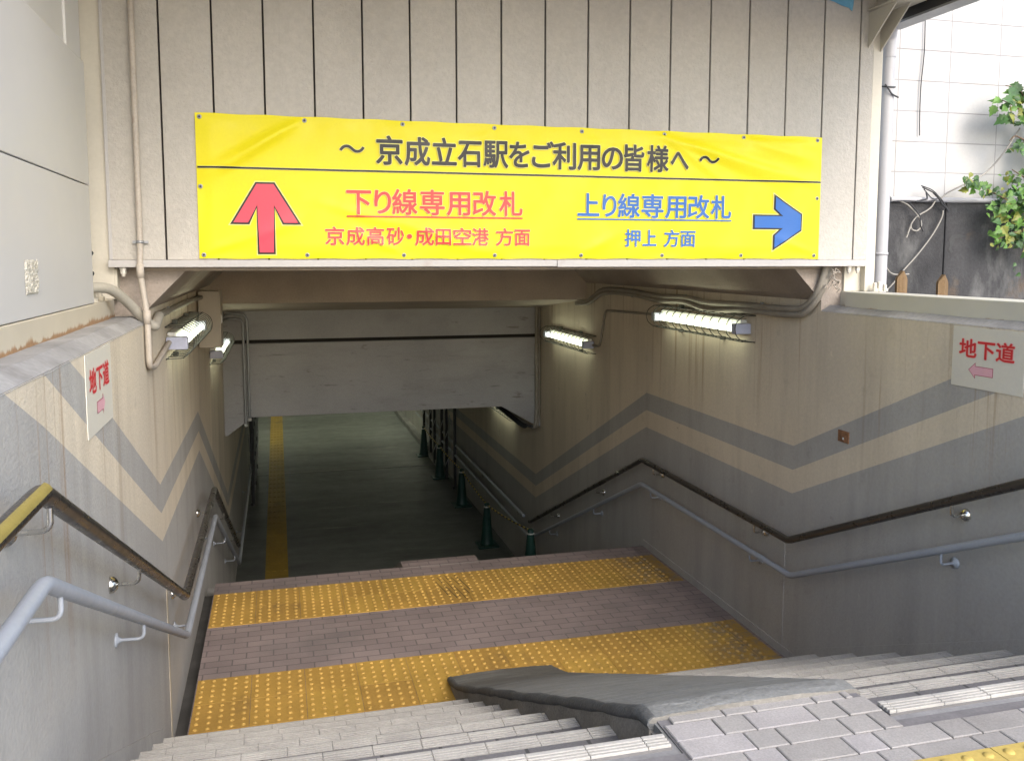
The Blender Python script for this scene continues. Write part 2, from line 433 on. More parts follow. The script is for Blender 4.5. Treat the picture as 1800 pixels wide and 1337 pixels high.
mb = MB()                                   # paved strip at the head of the stair, laid paver by paver
YN = yk(NS)                                 # the top nosing (1.941)
mb.box(XL, XR, 1.14, YN - .075, ZS - .3, ZS - .008, m_joint)
mb.box(.925, 1.520, YN - .075, YN + .105, ZS - .3, ZS - .008, m_joint)
def paver(x0, x1, y0, y1):
    g = .0018; b = .0024
    x0 += g; x1 -= g; y0 += g; y1 -= g; z = ZS + random.uniform(-.0012, .0012)
    if x1 - x0 < .012: return
    vs = [(x0, y0, ZS - .03), (x1, y0, ZS - .03), (x1, y1, ZS - .03), (x0, y1, ZS - .03),
          (x0, y0, z - b), (x1, y0, z - b), (x1, y1, z - b), (x0, y1, z - b),
          (x0 + b, y0 + b, z), (x1 - b, y0 + b, z), (x1 - b, y1 - b, z), (x0 + b, y1 - b, z)]
    fs = [(8, 9, 10, 11)] + [(i, (i + 1) % 4, (i + 1) % 4 + 4, i + 4) for i in range(4)] + [(i + 4, (i + 1) % 4 + 4, (i + 1) % 4 + 8, i + 8) for i in range(4)]
    mb.add(vs, fs, random.choice((m_pave, m_pave, m_pave2, m_pave3)))
mb.box(.909, 1.531, YN - .075, 2.12, ZS - .3, ZS - .036, m_rampside); mb.box(.918, 1.528, YN - .07, 2.055, ZS - .2, ZS - .013, m_ramp)
row = 0; y = YN - .035 + .162
while y > 1.15:
    y0, y1 = y - .081, y
    if not (y1 < 1.683 and y0 > 1.08):
        x = -1.0 + (.135 if row % 2 else 0) + .036; k = row
        while x < XR:
            w = .18 if k % 2 == 0 else .09
            a, b_ = max(x, XL), min(x + w, XR)
            if y1 > YN - .07: a, b_ = max(a, .928 if y0 < YN else .955), min(b_, 1.522 if y0 < YN else 1.49)
            if b_ > a: paver(a, b_, max(y0, 1.683) if y1 > 1.683 else y0, min(y1, YN + .10))
            x += w; k += 1
    row += 1; y -= .081
obj('paved_pavement', mb, kind='structure')

def dots(mb, x0, x1, y0, y1, z, pitch, mat, r=.0125, h=.005):
    nx = int((x1 - x0) / pitch + .01); ny = int(round((y1 - y0) / pitch))
    for i in range(nx):
        for j in range(ny):
            cx, cy = x0 + (i + .5) * pitch, y0 + (j + .5) * pitch; vs = []; sg = 9
            for rr, hh in ((r, 0), (r * .86, h * .6), (r * .55, h)):
                vs += [(cx + rr * math.cos(2 * math.pi * q / sg), cy + rr * math.sin(2 * math.pi * q / sg), z + hh) for q in range(sg)]
            fs = [(a * sg + q, a * sg + (q + 1) % sg, (a + 1) * sg + (q + 1) % sg, (a + 1) * sg + q) for a in range(2) for q in range(sg)] + [tuple(range(2 * sg, 3 * sg))]
            mb.add(vs, fs, mat, True)
def tiles(mb, x0, x1, y0, y1, z0, z1, t, mats):
    x = x0; mats = mats if isinstance(mats, tuple) else (mats,)
    while x < x1 - .02:
        y = y0
        while y < y1 - .02:
            mb.box(x + .0012, min(x + t, x1) - .0012, y + .0012, y + t - .0012, z0, z1 - random.uniform(0, .0012), random.choice(mats), .0012); y += t
        x += t
mb = MB(); tiles(mb, .75, XR, 1.083, 1.683, ZS - .03, ZS + .003, .3, m_tacs); dots(mb, .75, XR - .05, 1.083, 1.683, ZS + .0026, .06, m_tacs, .0135, .005)
obj('tactile_paving', mb, label='yellow studded tactile paving on the street pavement at the stair head', category='tactile paving')

st = thing('stairs', 'upper concrete stairs with cream grooved nosings leading down to the landing', 'stairs', (1.2, 3.1, 0)); st['kind'] = 'structure'
mb = MB()
for k in range(1, NS):
    mb.box(XL, XR, 1.14 if k == NS else yk(k + 1) + .002, yk(k), -.3, k * H1 - .004, m_riser)
    mb.box(XL, XR, yk(k + 1) + .003, yk(k) - .050, k * H1 - .004, k * H1, m_tread)
mb.box(XL, XR, YN - .075, YN, -.3, ZS - .012, m_riser)
obj('step_body', mb, st)
for k in range(1, NS + 1):
    for (a, b_) in ((XL + .004, .908), (1.532, XR - .004)):
        mb = MB(); y1 = yk(k) + .006; z = k * H1
        x = a - random.uniform(0, .14)
        mb.box(a, b_, y1 - .0550, y1 - .004, z - .02, z - .006, m_nosegap)
        while x < b_:
            p0, p1 = max(a, x) + .0007, min(b_, x + .15) - .0007
            if p1 - p0 > .01:
                dz = random.uniform(-.001, .001)
                for (q0, q1) in ((0, .0150), (.0198, .0278), (.0326, .0406), (.0454, .0520)):
                    mb.box(p0, p1, y1 - q1, y1 - q0, z - (.035 if q0 == 0 else .012), z + .002 + dz, m_nose, .0022)
            x += .15
        obj('nosing', mb, st)

# concrete wheel ramp down the middle of the stair
def ramp_mesh(x0, x1, ya, yb, zf, name, label, lip=True, m_ramp=m_ramp):
    t = thing(name, label, 'ramp', ((x0 + x1) / 2, (ya + yb) / 2, zf(yb)))
    mb = MB(); ny = 44; xs = [0, .004, .016, .05, .1, .2, .3, .4, .5, .6, .7, .8, .9, .95, .984, .996, 1.]
    w = x1 - x0; top = []
    for i in range(ny + 1):
        y = ya + (yb - ya) * i / ny; rowp = []
        for q in xs:
            e = min(q, 1 - q) * w
            z = zf(y) + ((.010 * math.sin(math.pi * q) - max(0, .018 - e) ** 2 * 30) if lip else 0) + random.uniform(-.0016, .0016) * lip
            wob = (.006 * math.sin(y * 5.1) + .004 * math.sin(y * 13)) * lip
            rowp.append((x0 + q * w + (wob if q < .1 else 0), y, z))
        top.append(rowp)
    n = len(xs); vs = [p for r_ in top for p in r_]
    mb.add(vs, [(i * n + j, i * n + j + 1, (i + 1) * n + j + 1, (i + 1) * n + j) for i in range(ny) for j in range(n - 1)], m_ramp, True)
    obj('ramp_surface', mb, t)
    for j in (0, n - 1):
        mb = MB()
        lo = [(r_[j][0], r_[j][1], r_[j][2] - .26) for r_ in top]
        vs = [r_[j] for r_ in top] + lo; m_ = ny + 1
        mb.add(vs, [(i, i + 1, i + 1 + m_, i + m_) for i in range(ny)], m_rampside)
        obj('ramp_side', mb, t)
    mb = MB(); e = [top[0][j] for j in range(n)]; mb.add(e + [(p[0], p[1], p[2] - .25) for p in e], [(j + n, j + 1 + n, j + 1, j) for j in range(n - 1)], m_rampside); obj('ramp_head', mb, t)
    mb = MB(); e = [top[-1][j] for j in range(n)]; mb.add(e + [(p[0], p[1], p[2] - .25) for p in e], [(j, j + 1, j + 1 + n, j + n) for j in range(n - 1)], m_rampside); obj('ramp_foot', mb, t)
    if lip:
        mb = MB(); mb.tube([(r_[0][0] + .012, r_[0][1], r_[0][2] - .012 + .004) for r_ in top], .019, m_lip, 8, rfun=lambda t: 1 + .12 * math.sin(t * 40) + .06 * math.sin(t * 91)); obj('ramp_edge', mb, t)
    return t
def zramp(y):
    z = .070 + .155 + (YB - y) * .4605
    if y > 4.5: z = max(.02, z)
    z = min(z, ZS + .003)
    k = (y - 4.55) / .29
    if k > 0: z = .11 * (1 - k) + .02 * k
    s = (2.26 - y) / .22
    return z if s < 0 else min(z, ZS + .003 - .02 * max(0, 1 - s) ** 2)
ramp_mesh(.905, 1.535, 2.02, 4.84, zramp, 'wheel_ramp', 'trowelled concrete wheel ramp down the middle of the upper stairs')
ramp_mesh(.905, 1.52, 6.77, 10.25, lambda y: max(ZL + .02, .003 - .447 * (y - 6.93)) if y > 6.93 else .003, 'wheel_ramp',
          'concrete wheel ramp starting at the far edge of the landing', False, m_land)

# landing
ld = MB(); ld.box(-.505, XR, YB - .01, Y2, -.3, 0, m_land); ld.box(XL, -.505, YB - .01, Y2, -.3, -.09, m_gutter)
ld = obj('landing', ld, kind='structure')
for (a, b_, lab) in ((4.602, 5.202, 'near'), (5.962, 6.562, 'far')):
    mb = MB(); tiles(mb, -.50, XR - .03, a, b_, -.01, .0045, .3, (m_tac, m_tac, m_tac2, m_tac3)); dots(mb, -.50, XR - .05, a, b_, .004, .06, m_dot, .0135, .009)
    obj('tactile_strip', mb, ld)
mb = MB()
for q in range(6):
    x = 1.10 + q * .035 + random.uniform(-.008, .008); w_ = random.uniform(.004, .009); y0 = 6.02 + random.uniform(0, .1); y1 = 6.54 - random.uniform(0, .12); sk = .05
    mb.add([(x + sk, y0, .0062), (x + sk + w_, y0, .0062), (x + w_ * .6 - .02, y1, .0062), (x - .02, y1, .0062)], [(0, 1, 2, 3)], m_scuff)
obj('scuff_marks', mb, ld)
sl = thing('stairs', 'lower concrete stairs below the landing running down into the tunnel', 'stairs', (1.2, 8.3, ZL)); sl['kind'] = 'structure'
mb = MB()
for k in range(1, 10):
    a = Y2 + T2 * (k - 1); mb.box(XL, XR, a + .001, a + T2, ZL - .3, -H2 * k, m_riser)
obj('step_body', mb, sl)
mb = MB(); mb.box(XL, XR, Y2 + 9 * T2 + .001, 27, ZL - .3, ZL, m_floor); obj('tunnel_floor', mb, kind='structure')
mb = MB(); mb.box(XL, 2.80, 16.42, 16.50, ZL - .02, ZL + .004, m_kerb); obj('drain_cover', mb, label='pale drain joint crossing the tunnel floor', category='drain')
mb = MB(); mb.box(2.83, XR - .002, 15.9, 26.9, ZL, ZL + .11, m_kerb, .01); obj('kerb', mb, kind='structure')
mb = MB()
y = 10.3
while y < 26.5:
    mb.box(-.235, .045, y + .002, y + .298, ZL, ZL + .006, m_taclow)
    for q in range(4): mb.box(-.215 + q * .068, -.18 + q * .068, y + .015, y + .285, ZL + .006, ZL + .011, m_taclow, .002)
    y += .3
obj('tactile_paving', mb, label='yellow ribbed tactile line along the dark tunnel floor', category='tactile paving')

# ------------------------------------------------------------------ side walls with zigzag paint bands
BANDS = ((m_beige, 9., 1.318), (m_grey, 1.318, 1.172), (m_beige, 1.172, 1.028), (m_grey, 1.028, -9.))
def ztop(y): return ZT - .013 if y < 4.37 else 2.42
def side_wall(x, out, label):
    t = thing('side_wall', label, 'wall', (x, 5., -1.6))
    mb = MB()
    ys = {1.0, 2.1, 4.37, 4.6, 6.78, 10.05, 27.}
    for b in (1.318, 1.172, 1.028): ys.add(4.6 - (ZT - b) / .4555)
    ys |= {1.0 + .5 * i for i in range(18)}
    ys = sorted(ys); e = 1e-4
    for a, b in zip(ys, ys[1:]):
        for mat, hi, lo in BANDS:
            ga, gb = gline(a + e), gline(b - e); za, zb = ztop(a + e), ztop(b - e)
            h0, h1 = min(za, ga + hi), min(zb, gb + hi); l0, l1 = max(-1.8, min(za, ga + lo)), max(-1.8, min(zb, gb + lo))
            if h0 - l0 < 1e-4 and h1 - l1 < 1e-4: continue
            q = [(x, a, l0), (x, b, l1), (x, b, h1), (x, a, h0)]
            if out > 0: q = q[::-1]
            if h0 - l0 < 1e-4: q = [p for i, p in enumerate(q) if i != (3 if out < 0 else 0)]
            elif h1 - l1 < 1e-4: q = [p for i, p in enumerate(q) if i != (2 if out < 0 else 1)]
            mb.add(q, [tuple(range(len(q)))], mat)
    obj('painted_face', mb, t)
    mb = MB(); xo = x + out * (.42 if out < 0 else .22); a, b = sorted((x + out * .001, xo))
    mb.box(a, b, 1.0, 4.365, -1.8, ZT - .012, m_ledge); mb.box(a, b, 4.37, 27, -1.8, 2.42, m_portal)
    obj('wall_core', mb, t)
    mb = MB()                               # weathered coping with a softly broken edge
    n = 60; vs = []
    for i in range(n + 1):
        yy = 1.0 + 3.365 * i / n; j = .0015 * math.sin(yy * 9) + random.uniform(-.001, .001)
        vs += [(x - out * .0015, yy, ZT - .016 + j), (x + out * .008, yy, ZT - .008 + j), (x + out * .055, yy, ZT + .018 + j), (x + out * .40, yy, ZT + .019)]
    fs = []
    for i in range(n):
        for q in range(3):
            f = (i * 4 + q, i * 4 + q + 1, i * 4 + q + 5, i * 4 + q + 4); fs.append(f if out < 0 else f[::-1])
    mb.add(vs, fs, m_ledge); obj('coping', mb, t)
    mb = MB(); xi = x - out * .009; a, b = sorted((xi, x + out * .01))   # plinth following the stair
    def nl(y): return .155 + (YB - y) * .4605 + .055
    mb.prism([(1.2, -.4), (4.30, -.4)] + [(4.52, -.02), (4.52, .09)] * (out > 0) + [(4.29, nl(4.29))] * (out < 0) + [(1.95, nl(1.95)), (1.2, nl(1.95))], 'x', a, b, m_grey)
    if out > 0: mb.prism([(4.52, -.05), (6.8, -.05), (6.8, .055), (4.52, .055)], 'x', a + (.002 if out > 0 else 0), b - (0 if out > 0 else .002), m_grey)
    obj('plinth', mb, t)
    mb = MB(); a, b = sorted((x - out * .0025, x + out * .005)); mb.box(a, b, 4.655, 4.70, -.1, .75 if out < 0 else .7, m_sealant if out < 0 else m_grey); obj('joint_sealant', mb, t)
    return t
wl = side_wall(XL, -1, 'plastered wall with zigzag paint bands beside the electrical box')
wr = side_wall(XR, 1, 'plastered wall with zigzag paint bands and rust streaks under the open coping')
mb = MB(); mb.box(XR - .006, XR + .004, 4.073, 4.165, 1.437, 1.50, m_rustp, .001); mb.box(XR - .008, XR, 4.112, 4.122, 1.452, 1.464, m_white); obj('rust_plate', mb, wr)

# ------------------------------------------------------------------ tunnel mouth, ceiling, cross beams
po = thing('tunnel_portal', 'brown concrete tunnel ceiling with chamfered haunches under the hood wall', 'tunnel', (1.2, 4.37, 2.37))
mb = MB(); mb.box(XL - .42, XR + .22, 4.37, 8.9, 2.422, 3.0, m_ceiling); mb.box(XL, XR, 4.372, 8.3, 2.375, 2.422, m_ceiling)
obj('ceiling_slab', mb, po)
for s_, x in ((1, XL), (-1, XR)):
    mb = MB(); mb.prism([(x, 2.195), (x + s_ * .175, 2.374), (x, 2.374)], 'y', 4.371, 8.3, m_portal); obj('haunch', mb, po)
mb = MB(); mb.prism([(8.3, 2.42), (8.3, 2.03), (9.872, 1.872), (9.872, 2.42)], 'x', XL, XR, m_ceiling); obj('cross_beam', mb, po)

be = thing('lintel_beam', 'grey concrete lintel beam with a dark groove hanging over the lower tunnel', 'beam', (1.2, YBEAM, .7))
mb = MB(); mb.box(XL, XR, YBEAM + .05, 10.75, .72, 2.4, m_beam)
mb.box(XL, XR, YBEAM + .001, YBEAM + .05, 1.562, 1.9, m_beam); mb.box(XL, XR, YBEAM + .045, YBEAM + .048, 1.5, 1.57, m_groove)
mb.box(XL, XR, YBEAM, YBEAM + .05, .72, 1.522, m_beam, .006); obj('beam_face', mb, be)
for x, w, h in ((XL, .285, .19), (XR, -.47, .255)):
    mb = MB(); mb.prism([(x, .7195), (x + w, .7195), (x + .03 * (1 if w > 0 else -1), .72 - h), (x, .72 - h)], 'y', YBEAM + .002, 27, m_beam); obj('haunch', mb, be)
tc = thing('tunnel_ceiling', 'dim concrete ceiling of the lower tunnel behind the lintel beam', 'ceiling', (1.2, 18, .72))
mb = MB(); mb.box(XL, XR, 10.75, 27, .722, 1.0, m_beam); obj('slab', mb, tc)
mb = MB(); mb.box(XL, XR, 26.9, 27.1, ZL, .8, m_grey); obj('tunnel_end_wall', mb, label='painted end wall closing the far lower tunnel', category='wall')

# ------------------------------------------------------------------ hood wall above the mouth
fa = thing('hood_wall', 'beige stucco siding wall with vertical grooves above the tunnel mouth', 'wall', (1.24, YF, 2.42))
mb = MB(); mb.box(-.705, 3.19, YF + .014, YF + .05, 2.425, 3.95, m_groove)
xs = [-.712] + [-.4815 + .2240 * i for i in range(17)] + [3.192]
for i in range(len(xs) - 1):
    g = .0042; dy = random.uniform(-.0008, .0008)
    mb.box(xs[i] + (g if i else 0), xs[i + 1] - g, YF + dy, YF + .02, 2.425, 3.95, m_siding, .003)
obj('siding', mb, fa)
mb = MB()
mb.box(-.722, 1.364, YF - .038, YF + .045, 2.392, 2.4245, m_sill, .003); mb.box(1.366, 3.165, YF - .040, YF + .045, 2.389, 2.4245, m_sill, .003)
obj('sill', mb, fa)
mb = MB(); mb.box(-.722, -.708, YF - .004, YF + .03, 2.4255, 3.95, m_sill, .002); obj('corner_trim', mb, fa)
for x in (-.665, 3.075, 3.13):
    mb = MB(); mb.lathe((x, YF - .01, 2.35), [(.006, 0), (.008, .005), (.008, .012), (.013, .013), (.013, .03), (.016, .031), (.016, .042)], m_nut, 8, smooth=False); obj('bolt', mb, fa)
mb = MB()
vs = [(2.885, YF - .006, 3.95), (3.055, YF - .006, 3.95), (3.043, YF - .010, 3.79), (3.035, YF - .012, 3.757), (3.02, YF - .007, 3.775), (2.97, YF - .008, 3.785), (2.93, YF - .007, 3.80), (2.89, YF - .006, 3.81)]
mb.add([(x, y, z) for x, y, z in vs] + [(x, y + .003, z) for x, y, z in vs], [tuple(range(8)), tuple(range(8, 16))[::-1]] + [(i, (i + 1) % 8, (i + 1) % 8 + 8, i + 8) for i in range(8)], m_tape)
obj('tarpaulin_scrap', mb, label='torn scrap of light blue sheet at the top of the siding', category='sheet')

# ------------------------------------------------------------------ banner
BX0, BX1, BZ0, BZ1 = -.340, 2.880, 2.431, 3.085
RIDGES = [  # (ax, az, bx, bz, half width, height)
    (.13, 3.07, -.33, 2.80, .030, .012), (.13, 3.07, -.20, 2.86, .018, .008), (.14, 3.05, -.10, 2.93, .05, .006),
    (1.95, 3.05, 2.62, 2.86, .030, .014), (1.97, 3.05, 2.88, 2.83, .020, .008), (2.05, 3.02, 2.70, 2.98, .04, .007), (1.95, 3.05, 2.30, 2.84, .022, .008),
    (2.40, 3.06, 2.83, 2.96, .028, .009), (2.40, 3.06, 2.86, 3.04, .018, .006),
    (.25, 2.68, .85, 2.52, .034, .007), (.55, 2.62, 1.05, 2.44, .030, .006), (-.31, 2.46, .08, 2.60, .025, .007), (.6, 2.45, .35, 2.56, .02, .006),
    (1.5, 2.46, 1.75, 2.58, .03, .005), (1.05, 3.05, .85, 2.96, .03, .004), (1.5, 3.05, 1.62, 2.97, .03, .004), (2.84, 2.46, 2.60, 2.55, .02, .005)]
def bdisp(x, z):
    d = 0.
    for ax, az, bx, bz, w, h in RIDGES:
        vx, vz = bx - ax, bz - az; L2 = vx * vx + vz * vz
        t = ((x - ax) * vx + (z - az) * vz) / L2
        if t < -.1 or t > 1.15: continue
        q = abs((x - ax) * vz - (z - az) * vx) / math.sqrt(L2); ww = w * (.55 + .8 * max(0, min(1, t)))
        if q < 3 * ww: d += h * math.exp(-(q / ww) ** 2) * max(0, math.sin(math.pi * min(1, max(0, (t + .1) / 1.25)))) ** .8
    d += .0022 * math.sin(x * 9 + z * 5) + .0014 * math.sin(x * 23 - z * 14)
    edge = min(x - BX0, BX1 - x, z - BZ0, BZ1 - z)
    return d * min(1, max(0, edge / .03)) + .006 * min(1, max(0, edge / .06))
def bpt(lift):
    return lambda x, z, e=0: (x, YF - .008 - bdisp(x, z) - lift - e, z)
ba = thing('banner', 'long yellow vinyl banner with red and blue arrows across the hood wall', 'banner', (1.27, YF - .01, 2.43))
mb = MB(); nx, nz = 230, 52
g = [[bpt(0)(BX0 + (BX1 - BX0) * i / nx, BZ0 + (BZ1 - BZ0) * j / nz + .0015 * math.sin(i * .35)) for j in range(nz + 1)] for i in range(nx + 1)]
vs = [p for c in g for p in c]; n = nz + 1
mb.add(vs, [(i * n + j, (i + 1) * n + j, (i + 1) * n + j + 1, i * n + j + 1) for i in range(nx) for j in range(nz)], m_ban, True)
bk = [(p[0], YF - .004, p[2]) for p in vs]; o_ = len(vs)
rim = [i * n for i in range(nx + 1)] + [nx * n + j for j in range(1, nz + 1)] + [i * n + nz for i in range(nx - 1, -1, -1)] + [j for j in range(nz - 1, 0, -1)]
mb.add([vs[i] for i in rim] + [bk[i] for i in rim], [(k, k + len(rim), (k + 1) % len(rim) + len(rim), (k + 1) % len(rim)) for k in range(len(rim))], m_ban)
obj('vinyl_sheet', mb, ba)
mb = MB(); t1, t2 = bpt(.0062), bpt(.0042)
put_line(mb, '京成立石駅をご利用の皆様へ', [(.471, .592), (.606, .724), (.738, .855), (.866, .979), (.993, 1.114), (1.123, 1.222), (1.239, 1.349), (1.346, 1.465), (1.477, 1.593), (1.608, 1.719), (1.728, 1.834), (1.853, 1.97), (1.986, 2.082)], 2.876, 3.008, t1, m_ink, .024, m_halo, t2, .024)
put_text(mb, '～', .299, .414, 2.928, 2.962, t1, m_ink, .012, m_halo, t2, .022)
put_text(mb, '～', 2.142, 2.256, 2.928, 2.962, t1, m_ink, .012, m_halo, t2, .022)
obj('heading', mb, ba)
def strip(mb, x0, x1, z0, z1, fn, mat, n=60):
    vs = [fn(x0 + (x1 - x0) * i / n, z) for i in range(n + 1) for z in (z0, z1)]
    mb.add(vs, [(2 * i, 2 * i + 2, 2 * i + 3, 2 * i + 1) for i in range(n)], mat, True)
mb = MB(); strip(mb, BX0 + .004, BX1 - .004, 2.839, 2.848, bpt(.0036), m_ink, 230); strip(mb, BX0 + .004, BX1 - .004, 2.8375, 2.8495, bpt(.0024), m_halo, 230); obj('dividing_line', mb, ba)
mb = MB(); put_line(mb, '下り線専用改札', [(.328, .44), (.459, .535), (.543, .661), (.677, .794), (.808, .921), (.938, 1.053), (1.073, 1.187)], 2.641, 2.760, t1, m_red, .020, m_halo, t2, .022); strip(mb, .327, 1.190, 2.627, 2.634, t1, m_red)
put_line(mb, '京成高砂・成田空港方面', [(.225, .312), (.323, .408), (.419, .5), (.514, .596), (.612, .634), (.651, .74), (.751, .824), (.838, .926), (.932, 1.015), (1.053, 1.14), (1.149, 1.228)], 2.495, 2.580, t1, m_red, .018, m_halo, t2, .02); obj('red_lettering', mb, ba)
mb = MB(); put_line(mb, '上り線専用改札', [(1.479, 1.592), (1.614, 1.685), (1.697, 1.816), (1.829, 1.946), (1.959, 2.075), (2.088, 2.206), (2.219, 2.335)], 2.641, 2.760, t1, m_blue, .020, m_halo, t2, .022); strip(mb, 1.475, 2.340, 2.627, 2.634, t1, m_blue)
put_line(mb, '押上方面', [(1.737, 1.822), (1.835, 1.911), (1.956, 2.04), (2.049, 2.131)], 2.493, 2.580, t1, m_blue, .018, m_halo, t2, .02); obj('blue_lettering', mb, ba)
def fill_poly(mb, poly, fn, mat):
    bm = bmesh.new(); vs = [bm.verts.new((p[0], p[1], 0)) for p in poly]; f = bm.faces.new(vs)
    bmesh.ops.triangulate(bm, faces=[f]); bmesh.ops.subdivide_edges(bm, edges=bm.edges[:], cuts=9, use_grid_fill=True); bmesh.ops.triangulate(bm, faces=bm.faces[:])
    bm.verts.index_update(); mb.add([fn(v.co.x, v.co.y) for v in bm.verts], [[v.index for v in f_.verts] for f_ in bm.faces], mat, True); bm.free()
def inset(poly, d):
    n = len(poly); ar = sum(poly[i][0] * poly[(i + 1) % n][1] - poly[(i + 1) % n][0] * poly[i][1] for i in range(n)); sg = 1 if ar > 0 else -1; out = []
    for i in range(n):
        p0, p1, p2 = (Vector(poly[i - 1]), Vector(poly[i]), Vector(poly[(i + 1) % n]))
        a = (p1 - p0).normalized(); b = (p2 - p1).normalized(); na = Vector((-a.y, a.x)) * sg; nb = Vector((-b.y, b.x)) * sg
        k = (na + nb); k = k / max(.25, k.length_squared / 2); out.append(tuple(p1 + k * d))
    return out
A1 = [(-.085, 2.781), (0, 2.781), (.117, 2.588), (.032, 2.588), (-.0025, 2.664), (-.0025, 2.451), (-.0825, 2.451), (-.0825, 2.664), (-.117, 2.588), (-.202, 2.588)]
A2 = [(2.592, 2.776), (2.763, 2.672), (2.763, 2.581), (2.592, 2.474), (2.591, 2.557), (2.628, 2.587), (2.468, 2.587), (2.468, 2.666), (2.628, 2.666), (2.592, 2.694)]
for nm, A, mat in (('red_arrow', A1, m_pink), ('blue_arrow', A2, m_blue)):
    mb = MB(); fill_poly(mb, A, bpt(.0050), m_ink); fill_poly(mb, inset(A, .0085), bpt(.0078), mat); fill_poly(mb, inset(A, -.005), bpt(.0030), m_halo); obj(nm, mb, ba)
GX = (-.320, .141, .597, 1.048, 1.501, 1.949, 2.405, 2.850)
for x, z in [(x, 3.067) for x in GX] + [(x, 2.448) for x in GX] + [(-.325, 2.757), (2.856, 2.757)]:
    mb = MB(); y = bpt(0)(x, z)[1]
    mb.lathe((x, y - .0002, z), [(.0105, 0), (.0105, .002), (.008, .0032), (.0055, .0028)], m_steelp, 12, '-y'); mb.lathe((x, y - .0025, z), [(.0056, 0), (.0056, .0022), (.002, .0026)], m_dark, 8, '-y')
    obj('grommet', mb, ba)

# ------------------------------------------------------------------ underpass signs
def sign(xw, s, y0, y1, z0, z1, label):
    t = thing('direction_sign', label, 'sign', (xw, (y0 + y1) / 2, z0), 'underpass direction signs')
    a, b = sorted((xw, xw + s * .003)); mb = MB(); mb.box(a, b, y0, y1, z0, z1, m_signb, .001); obj('board', mb, t)
    xf = xw + s * .003
    def mk(l): return lambda u, w, e=0: (xf + s * (l + e * .5), (y1 - u) if s < 0 else (y0 + u), z0 + w)
    W, Hh = y1 - y0, z1 - z0
    mb = MB(); put_text(mb, '地下道', W * .11, W * .87, Hh * .50, Hh * .80, mk(.0016), m_sred, .018, m_shalo, mk(.0009), .03); obj('lettering', mb, t)
    mb = MB(); d = 1 if s < 0 else -1; c = W * .47
    ar = [(c - d * .088, .30 * Hh), (c - d * .048, .43 * Hh), (c - d * .048, .37 * Hh), (c + d * .052, .37 * Hh), (c + d * .052, .22 * Hh), (c - d * .048, .22 * Hh), (c - d * .048, .16 * Hh)]
    fill_poly(mb, ar, mk(.0007), m_sline); fill_poly(mb, inset(ar, .0026), mk(.0014), m_spink); obj('arrow', mb, t)
    return t
sign(XR - .001, -1, 2.945, 3.348, 1.862, 2.130, 'ivory sign with red lettering on the wall below the clean cream rail')
sign(XL + .001, 1, 2.965, 3.400, 1.865, 2.132, 'ivory sign with red lettering on the wall below the rusty cream beam')

# ------------------------------------------------------------------ handrails
def handrail(xw, s, dz, r, mat, label, xoff, brackets, steel, yend, yellow=False, yt=2.1, rise=1.139, yb=4.6, ye=6.76):
    x = xw + s * xoff; t = thing('handrail', label, 'handrail', (x, 4.6, dz), 'handrails along the stair walls')
    def zr(y): return dz + (rise * min(1, (yb - y) / (yb - yt)) if y < yb else 0 if y < ye else max(-1.487, -.4495 * (y - ye)))
    pts = [(x, 1.3, dz + rise), (x, yt, dz + rise), (x, yb, dz), (x, ye, dz), (x, ye + 3.308, dz - 1.487)]
    if yend > 10.3: pts.append((x, yend, dz - 1.487))
    else: pts.append((x, ye + 3.35, dz - 1.50))
    mb = MB(); mb.tube(roundpath(pts, .035, 4), r, mat, 16); obj('rail', mb, t)
    for y in brackets:
        z = zr(y); b = MB(); zl = z - r - .050; mt = m_steel if steel else m_raillow
        rr = .0065 if steel else .006
        b.tube(roundpath([(x, y, z - r + .004), (x, y, zl), (xw + s * .004, y + .02, zl - .006)], .024, 6), rr, mt, 8)
        ax = 'x' if s > 0 else '-x'
        if steel: b.lathe((xw, y + .02, zl - .006), [(.030, 0), (.030, .004), (.026, .014), (.017, .023), (.006, .027)], mt, 18, ax)
        else: b.lathe((xw, y + .02, zl - .006), [(.026, 0), (.026, .007), (.012, .010), (.008, .020)], mt, 14, ax)
        obj('bracket', b, t)
    if yellow:
        mb = MB(); z = dz + rise
        pr = [(x + r * 1.06 * math.cos(a), z + r * 1.06 * math.sin(a)) for a in [R(d) for d in range(15, 76, 10)]]
        vs = [(p[0], yy, p[1]) for yy in (1.31, 2.0) for p in pr]; n = len(pr)
        mb.add(vs, [(i, i + 1, i + 1 + n, i + n) for i in range(n - 1)], m_yel_strip, True); obj('grip_strip', mb, t)
    return t
BY = (2.06, 3.20, 4.85, 6.40, 7.72, 9.12)
handrail(XL, 1, .735, .0215, m_railup, 'upper brown handrail on steel brackets below the electrical box', .098, BY, True, 0, True, 2.0, 1.209)
handrail(XL, 1, .530, .0185, m_raillow, 'lower grey painted handrail on the wall with the electrical box', .098, [y + .05 for y in BY] + [11.5, 13.5], False, 15.2, False, 1.985, 1.224)
handrail(XR, -1, .787, .0215, m_railup, 'upper brown handrail on steel brackets below the rust-streaked wall', .098, BY, True, 0, yt=2.0, rise=1.125, yb=4.47, ye=6.63)
handrail(XR, -1, .583, .0185, m_raillow, 'lower grey painted handrail on the rust-streaked wall beside the cones', .098, [y + .05 for y in BY] + [11.5, 13.5, 15.5, 17.5], False, 19, yt=2.0, rise=1.111, yb=4.44, ye=6.64)
mb = MB(); t = thing('tunnel_handrail', 'grey handrail running level behind the green cones in the tunnel', 'handrail', (2.88, 14, -.73))
mb.tube([(2.88, 10.3, -.735), (2.88, 21, -.735)], .02, m_raillow, 12); obj('rail', mb, t)
